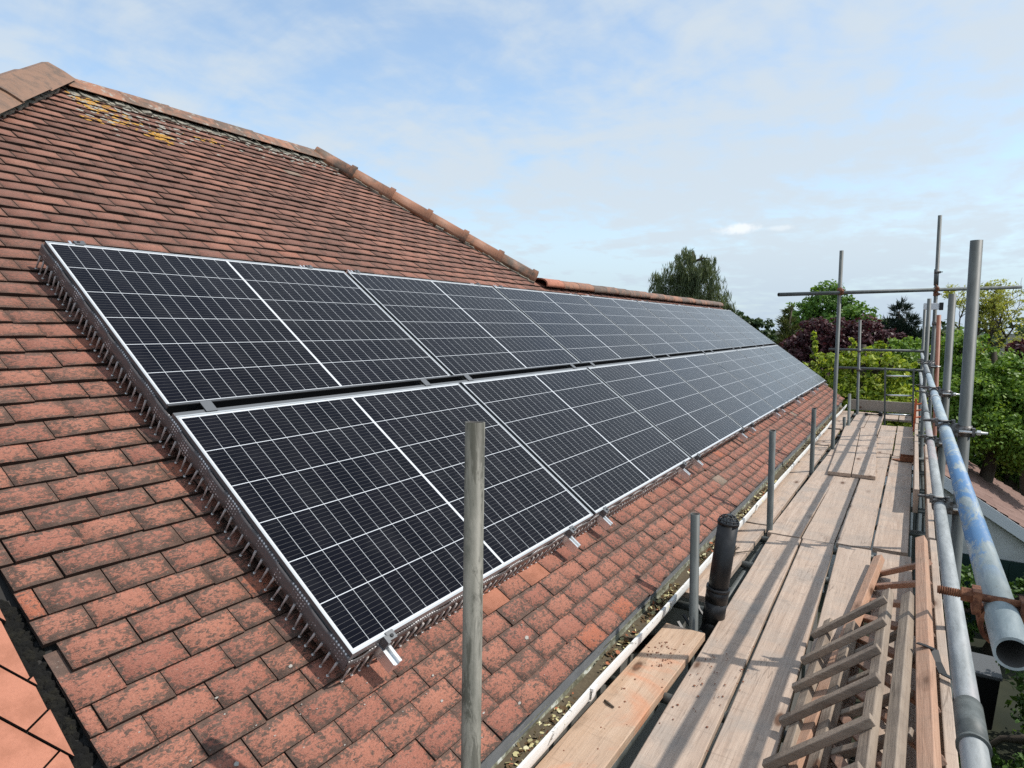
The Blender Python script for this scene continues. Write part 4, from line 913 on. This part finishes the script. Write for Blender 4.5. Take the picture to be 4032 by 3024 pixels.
# ------------------------------------------------------------------ trees and shrubs
def crown_mesh(name, mt, parent, inv, blobs, n, size, seed, mode='broad', clump=.34, per=55):
    n = int(n * (1.9 if mode != 'fine' else 1.2))
    g_ = np.random.default_rng(seed); V = []; F = 0; tot = sum(b[6] if len(b) > 6 else b[3] * b[4] * b[5] for b in blobs); rr = []
    cs = []
    for b in blobs:
        w = b[6] if len(b) > 6 else b[3] * b[4] * b[5]; k = max(3, int(n / per * w / tot)); rad = np.array(b[3:6])
        dv_ = g_.normal(size=(k, 3)); dv_ /= np.linalg.norm(dv_, axis=1)[:, None]; rr_ = g_.uniform(.12, 1.0, (k, 1)) ** .5
        c = np.array(b[:3]) + dv_ * rad * rr_ * g_.uniform(.88, 1.10, (k, 1)); cr = clump * rad.mean() * g_.uniform(.55, 1.25, k)
        for ci, ri, di in zip(c, cr, dv_): cs.append((ci, ri, di))
    for ci, ri, di in cs:
        p_ = per
        d_ = g_.normal(size=(p_, 3)); d_ /= np.linalg.norm(d_, axis=1)[:, None]; r_ = g_.uniform(.25, 1., (p_, 1)) ** .6
        if mode == 'weep':
            pos = ci + d_ * ri * np.array([.75, .75, .4]) * r_; pos[:, 2] -= g_.uniform(0, 1, p_) ** 1.3 * ri * 2.2
        else: pos = ci + d_ * ri * r_ * np.array([1, 1, .72])
        nrm_ = d_ * .55 + di * .35 + g_.normal(size=(p_, 3)) * .55 + np.array([0, 0, .35]); nrm_ /= np.linalg.norm(nrm_, axis=1)[:, None]
        t_ = np.cross(nrm_, g_.normal(size=(p_, 3))); t_ /= np.linalg.norm(t_, axis=1)[:, None]
        if mode == 'weep': t_ = np.array([0, 0, -1.]) + g_.normal(size=(p_, 3)) * .28; t_ /= np.linalg.norm(t_, axis=1)[:, None]; nrm_ = np.cross(t_, g_.normal(size=(p_, 3))); nrm_ /= np.linalg.norm(nrm_, axis=1)[:, None]
        if mode == 'spike': t_ = di * .8 + d_ * .5 + np.array([0, 0, .25]) + g_.normal(size=(p_, 3)) * .25; t_ /= np.linalg.norm(t_, axis=1)[:, None]; nrm_ = np.cross(t_, g_.normal(size=(p_, 3))); nrm_ /= np.linalg.norm(nrm_, axis=1)[:, None]
        b_ = np.cross(nrm_, t_); s_ = size * g_.uniform(.55, 1.35, (p_, 1)); asp = {'broad': .62, 'weep': .22, 'spike': .22, 'fine': .5}.get(mode, .6); ls = {'weep': 2.2, 'spike': 2.0}.get(mode, 1.)
        V.append(np.stack([pos - t_ * s_ * ls, pos + b_ * s_ * asp - nrm_ * s_ * .12, pos + t_ * s_ * ls, pos - b_ * s_ * asp - nrm_ * s_ * .12], 1)); tone = g_.uniform(.15, .85); rr.append(np.clip(tone * .45 + g_.uniform(0, .55, p_), 0, 1))
    V = np.concatenate(V); k = len(V); me = bpy.data.meshes.new(name); me.vertices.add(k * 4); me.vertices.foreach_set('co', V.reshape(-1)); me.loops.add(k * 4); me.loops.foreach_set('vertex_index', np.arange(k * 4, dtype=np.int32)); me.polygons.add(k); me.polygons.foreach_set('loop_start', np.arange(0, k * 4, 4, dtype=np.int32)); me.update(calc_edges=True)
    me.attributes.new('rnd', 'FLOAT', 'FACE').data.foreach_set('value', np.concatenate(rr)); me.materials.append(mt)
    o = bpy.data.objects.new(name, me); COL.objects.link(o); o.matrix_world = inv; o.parent = parent; return o
def limbs(mb, base, top, r0, ends, seed, n=8):
    q = random.Random(seed); base = Vector(base); top = Vector(top); K = 5
    pts = [base.lerp(top, k / K) + Vector((q.uniform(-.1, .1), q.uniform(-.1, .1), 0)) * (k > 0) for k in range(K + 1)]; mb.path(pts, [r0 * (1 - .75 * k / K) for k in range(K + 1)], n)
    for e in ends:
        e = Vector(e); f = q.uniform(.45, .95); s_ = base.lerp(top, f); md = s_.lerp(e, .5) + Vector((q.uniform(-.25, .25), q.uniform(-.25, .25), q.uniform(.0, .35))); mb.path([s_, s_.lerp(md, .55), md, e], [r0 * .38 * (1 - f * .4), r0 * .28, r0 * .18, r0 * .06], 6)
GZ = -5.6
def tree(name, label, cat, mt, bx, by, blobs, n, size, seed, mode='broad', r0=.25, ends=None, clump=.24, per=30, group=None, top=None):
    root = empty(name, loc=(bx, by, GZ)); inv = Matrix.Translation((-bx, -by, -GZ)); tag(root, label, cat, group)
    crown_mesh('crown', mt, root, inv, blobs, n, size, seed, mode, clump, per)
    zt_ = max(b[2] for b in blobs) if top is None else top; mb = MB(); limbs(mb, (bx, by, GZ), (bx, by, zt_), r0, ends or [(b[0] + (b[0] - bx) * .1, b[1], b[2]) for b in blobs], seed); mb.build('trunk', 'bark', root, mw=inv); return root
LW = leafmat('birch_leaf', (0.06, 0.085, 0.04), (0.12, 0.15, 0.07), (0.22, 0.26, 0.14), .3)
LD_ = leafmat('dark_leaf', (0.025, 0.048, 0.02), (0.05, 0.085, 0.03), (0.095, 0.15, 0.055), .25)
LG = leafmat('lime_leaf', (0.055, 0.12, 0.02), (0.12, 0.23, 0.04), (0.23, 0.36, 0.075), .35)
LC = leafmat('conifer_leaf', (.03, .05, .013), (.08, .095, .025), (.15, .155, .04), .2)
LB = leafmat('copper_leaf', (0.03, 0.013, 0.016), (0.075, 0.028, 0.032), (0.17, 0.068, 0.068), .25, (1.2, .6, .6))
LK = leafmat('black_conifer', (.010, .018, .013), (.018, .032, .022), (.04, .065, .04), .1)
LH = leafmat('mid_leaf', (.06,.13,.016), (.15,.26,.035), (.34,.46,.09), .35)
LHD = leafmat('deep_leaf', (.03,.065,.014), (.07,.14,.026), (.16,.26,.06), .3)
LR = leafmat('robinia_leaf', (0.2, 0.23, 0.05), (0.38, 0.4, 0.09), (0.55, 0.55, 0.15), .45)
LL = leafmat('laurel_leaf', (.06,.11,.015), (.27,.36,.035), (.70,.70,.16), .4)
LO = leafmat('olive_leaf', (.06, .08, .025), (.12, .14, .045), (.19, .21, .08), .35)
tree('birch_tree', 'tall weeping birch standing behind the far roof ridge', 'tree', LW, -10.3, 38, [(-10.5, 38, 4.55, 1.25, 1.3, 1.35), (-11.7, 38, 3.6, 1.15, 1.2, 1.2), (-9.4, 38, 4.1, .95, 1.1, 1.25), (-8.4, 38, 2.4, .85, 1.0, .95), (-12.2, 38, 2.5, .8, .9, .8), (-10.3, 38, 2.2, 2.1, 1.7, 1.6), (-10.6, 38, 5.5, .7, .6, .45), (-9.3, 38, 5.1, .5, .5, .4), (-10.3, 38, .2, 2.4, 1.7, 1.6)], 19000, .085, 1, 'weep', .28, clump=.28, per=40)
tree('leafy_tree', 'dark tree seen low between the panel ends and the blue sky gap', 'tree', LD_, -7.6, 42, [(-8.4, 42, .9, 1.3, 1.3, 1.2), (-6.9, 42, .7, 1.0, 1.2, 1.3), (-6.1, 41.5, -.6, .8, 1, 1.0), (-7.4, 42, -1.0, 2.2, 1.6, 1.8)], 7000, .13, 2)
tree('conifer_tree', 'yellowish green conifer with pointed top left of the big green tree', 'tree', LC, -3.42, 30, [(-3.42, 30, 1.9, .22, .25, .6), (-3.4, 30, 1.1, .45, .5, .7), (-3.4, 30, .2, .7, .75, .9), (-3.4, 30, -1.0, .95, 1, 1.2), (-3.4, 30, -2.6, 1.1, 1.1, 1.6)], 6500, .085, 3, 'spike', .18, clump=.40)
tree('leafy_tree', 'big round bright green tree behind the copper beech', 'tree', LG, -2.2, 34, [(-2.5, 34, 2.3, 1.25, 1.3, .95), (-3.5, 34, 1.5, .9, 1.2, .9), (-1.2, 34, 1.5, 1.1, 1.3, 1.0), (-.4, 34, .8, .9, 1.1, .9), (-2.3, 34, .7, 2.0, 1.7, 1.3), (-2, 34, -1, 2.2, 1.8, 1.7)], 17000, .090, 4)
tree('copper_beech', 'purple leaved copper beech behind the laurel bush', 'tree', LB, -1.0, 27, [(-1.5, 27, .75, 1.15, 1.2, .80), (-.3, 27, .70, 1.1, 1.2, .72), (.6, 27, .35, .75, 1, .62), (-2.4, 27, .1, .85, 1.1, .75), (-1.0, 27, -.5, 2.1, 1.6, 1.0), (-1.8, 26.6, -1.4, 1.6, 1.4, 1.1), (.2, 26.8, -1.2, 1.4, 1.3, 1.0)], 19000, .072, 5)
dkc = []
tree('spiky_conifer', 'nearly black spiky conifer on the skyline', 'tree', LK, .86, 30, [(.86, 30, 1.75, .32, .35, .5), (.5, 30, 1.15, .40, .45, .45), (1.2, 30, 1.2, .42, .45, .45), (.3, 30, .5, .5, .5, .5), (1.45, 30, .6, .5, .5, .5), (.86, 30, .6, .75, .7, .7), (.9, 30, -.4, 1.0, .9, .9)], 7000, .075, 6, 'spike', .16, clump=.42, per=22)
tree('leafy_tree', 'olive green tree just left of the spiky conifer', 'tree', LO, -.35, 36, [(-.3, 36, 1.15, .75, .8, .7), (.35, 36, .8, .7, .8, .7), (-.6, 36, .2, 1.3, 1.2, 1.0)], 4200, .11, 7)
tree('leafy_tree', 'mid green tree behind the far scaffold corner', 'tree', LH, 1.1, 20.5, [(.55, 20.5, .0, .75, .8, .55), (1.3, 20.5, .25, .75, .8, .60), (.2, 20.5, -.7, 1.0, .9, .8), (1.4, 20.5, -.8, 1.0, 1.0, .9), (2.1, 20.5, -.2, .7, .9, .8)], 15000, .050, 8)
tree('leafy_tree', 'large green tree filling the view right of the scaffold poles', 'tree', LH, 3.3, 19.5, [(2.55, 19.5, .45, .65, .8, .6), (3.3, 19.5, -.15, .75, .9, .65), (2.7, 19.2, -.6, .9, 1.0, .8), (3.9, 19.5, -.7, .9, 1.0, .8), (3.0, 19, -1.5, 1.2, 1.1, .8), (4.1, 19.2, -1.8, 1.0, 1.0, .8), (4.8, 19.5, -.6, .8, 1, .9)], 26000, .050, 9)
tree('leafy_tree', 'deep green tree low behind the garage roof', 'tree', LHD, 4.1, 22.8, [(2.6, 22.8, -1.1, 1.1, 1.0, .9), (3.6, 22.8, -1.7, 1.1, 1, .9), (4.8, 22.8, -1.5, 1.2, 1, 1.0), (3.4, 22.8, -2.6, 1.4, 1, .9), (4.9, 22.6, -2.8, 1.2, 1, .9)], 14000, .060, 10)
tree('copper_shrub', 'dark purple shrub at the right edge above the green tree', 'shrub', LB, 4.35, 21.4, [(4.1, 21.4, .45, .42, .5, .30), (4.7, 21.4, .5, .6, .5, .42), (4.3, 21.4, .1, .6, .5, .35)], 3200, .07, 11, clump=.4)
rbr = empty('golden_robinia', loc=(3.15, 24, GZ)); ri_ = Matrix.Translation((-3.15, -24, -GZ)); tag(rbr, 'airy golden tree with bare dark limbs at the right', 'tree')
mb = MB(); q = random.Random(77); tips = []
def grow(p, d, L, r, lvl):
    p = Vector(p); pts = [p]; dd_ = Vector(d).normalized()
    for k in range(4):
        dd_ = (dd_ + Vector((q.uniform(-.4, .4), q.uniform(-.4, .4), q.uniform(-.12, .3)))).normalized(); pts.append(pts[-1] + dd_ * L / 4)
    mb.path(pts, [r * (1 - .13 * k) for k in range(5)], 6)
    tips.extend(pts[2:] if lvl < 2 else pts[1:])
    if lvl > 0:
        for _ in range(3): grow(pts[q.choice((2, 3, 4))], (dd_ + Vector((q.uniform(-1.1, 1.1), q.uniform(-.9, .9), q.uniform(-.25, .6)))).normalized(), L * .66, r * .5, lvl - 1)
mb.path([(3.15, 24, GZ), (3.1, 24, -2.5), (3.2, 24, -.3), (3.15, 24, .25)], [.17, .13, .10, .085], 8)
for d_ in ((-.5, .1, 1), (.25, 0, 1.1), (.9, .2, .7), (-.9, -.2, .55), (.6, -.4, .9)): grow((3.15, 24, .2), d_, 1.25, .052, 3)
mb.build('trunk', 'bark', rbr, mw=ri_)
tips = [p for p in tips if p.z < 2.75]; q.shuffle(tips)
bl = [(p.x, p.y, p.z, .20, .20, .10, 1.) for p in tips[:150]]
bl += [(3.7, 24, .75, .7, .6, .35, 10.), (4.4, 24, .9, .6, .6, .4, 9.), (3.2, 24, .3, .6, .5, .3, 6.), (2.5, 24, .9, .4, .4, .25, 3.)]
crown_mesh('crown', LR, rbr, ri_, bl, 3600, .042, 12, 'fine', .9, 11)
tree('laurel_shrub', 'bright yellow green variegated laurel beyond the far end of the deck', 'shrub', LL, .35, 17, [(-.3, 17, .15, .55, .6, .35), (.45, 17, .30, .6, .6, .32), (1.05, 17, .05, .5, .6, .4), (-.75, 17, -.25, .45, .6, .4), (.2, 17, -.6, 1.1, .8, .6), (1.2, 17, -.8, .6, .7, .55), (-.1, 17, -1.3, 1.3, .8, .7), (1.1, 17, -1.6, .8, .7, .6), (-.78, 17, .55, .07, .08, .36, .03), (.1, 17, .62, .08, .1, .2, .02), (.75, 17, .60, .1, .1, .2, .02)], 8500, .060, 13, clump=.24, per=14)
bs = tree('yellow_shrub', 'lime yellow shrub beyond the garage roof at the right edge', 'shrub', LL, 4.15, 23.5, [(3.9, 23.5, -3.5, .6, .6, .45), (4.6, 23.5, -3.3, .7, .6, .5)], 2600, .085, 14, clump=.4)
tree('garden_shrub', 'dark green shrub growing low against the garage door', 'shrub', LHD, 3.2, 14.6, [(2.75, 14.7, -4.4, .45, .5, .6), (3.4, 14.5, -4.6, .6, .6, .65), (4.1, 14.6, -4.3, .6, .6, .7), (2.4, 14.5, -5.1, .5, .5, .4)], 4200, .05, 15)
tree('garden_shrub', 'loose leafy shrub on the ground below the blue guard rail', 'shrub', LHD, 2.6, 7.2, [(2.3, 7.6, -4.7, .45, .5, .5), (2.9, 7.0, -4.9, .5, .6, .5), (2.3, 6.2, -5.2, .5, .5, .35), (3.1, 8.3, -4.8, .5, .5, .6)], 3600, .04, 16)

fw = crown_mesh('far_wood', LD_, None, Matrix.Identity(4), [(x_, 95 + 6 * math.sin(x_), -1.4 + 1.1 * math.sin(x_ * .7) , 4.5, 4, 3.0 + .8 * math.sin(x_ * 1.3)) for x_ in range(2, 60, 5)] + [(x_, 120, -2.6, 6, 5, 2.6) for x_ in range(-70, 4, 7)], 9000, .42, 21); tag(fw, 'far-off belt of trees low on the horizon', 'wood', kind='stuff')
tree('hedge_shrub', 'dense dark hedge bush in shade below the rails, nearest the scaffold', 'shrub', LHD, 2.4, 5.0, [(2.2, 3.4, -4.6, .5, 1.0, .8), (2.5, 5.2, -4.5, .55, 1.1, .9), (2.3, 1.9, -4.8, .5, .8, .6), (3.2, 4.2, -4.9, .7, 1.2, .6)], 6500, .045, 22)
tree('hedge_shrub', 'dense dark hedge bush beside the black wheelie bin', 'shrub', LHD, 3.4, 9.5, [(3.5, 9.0, -4.6, .6, 1.1, .9), (3.6, 11.0, -4.5, .6, 1.1, 1.0), (4.3, 10, -4.4, .7, 1.2, 1.1), (2.4, 9.4, -5.2, .5, .7, .4)], 6000, .055, 23)
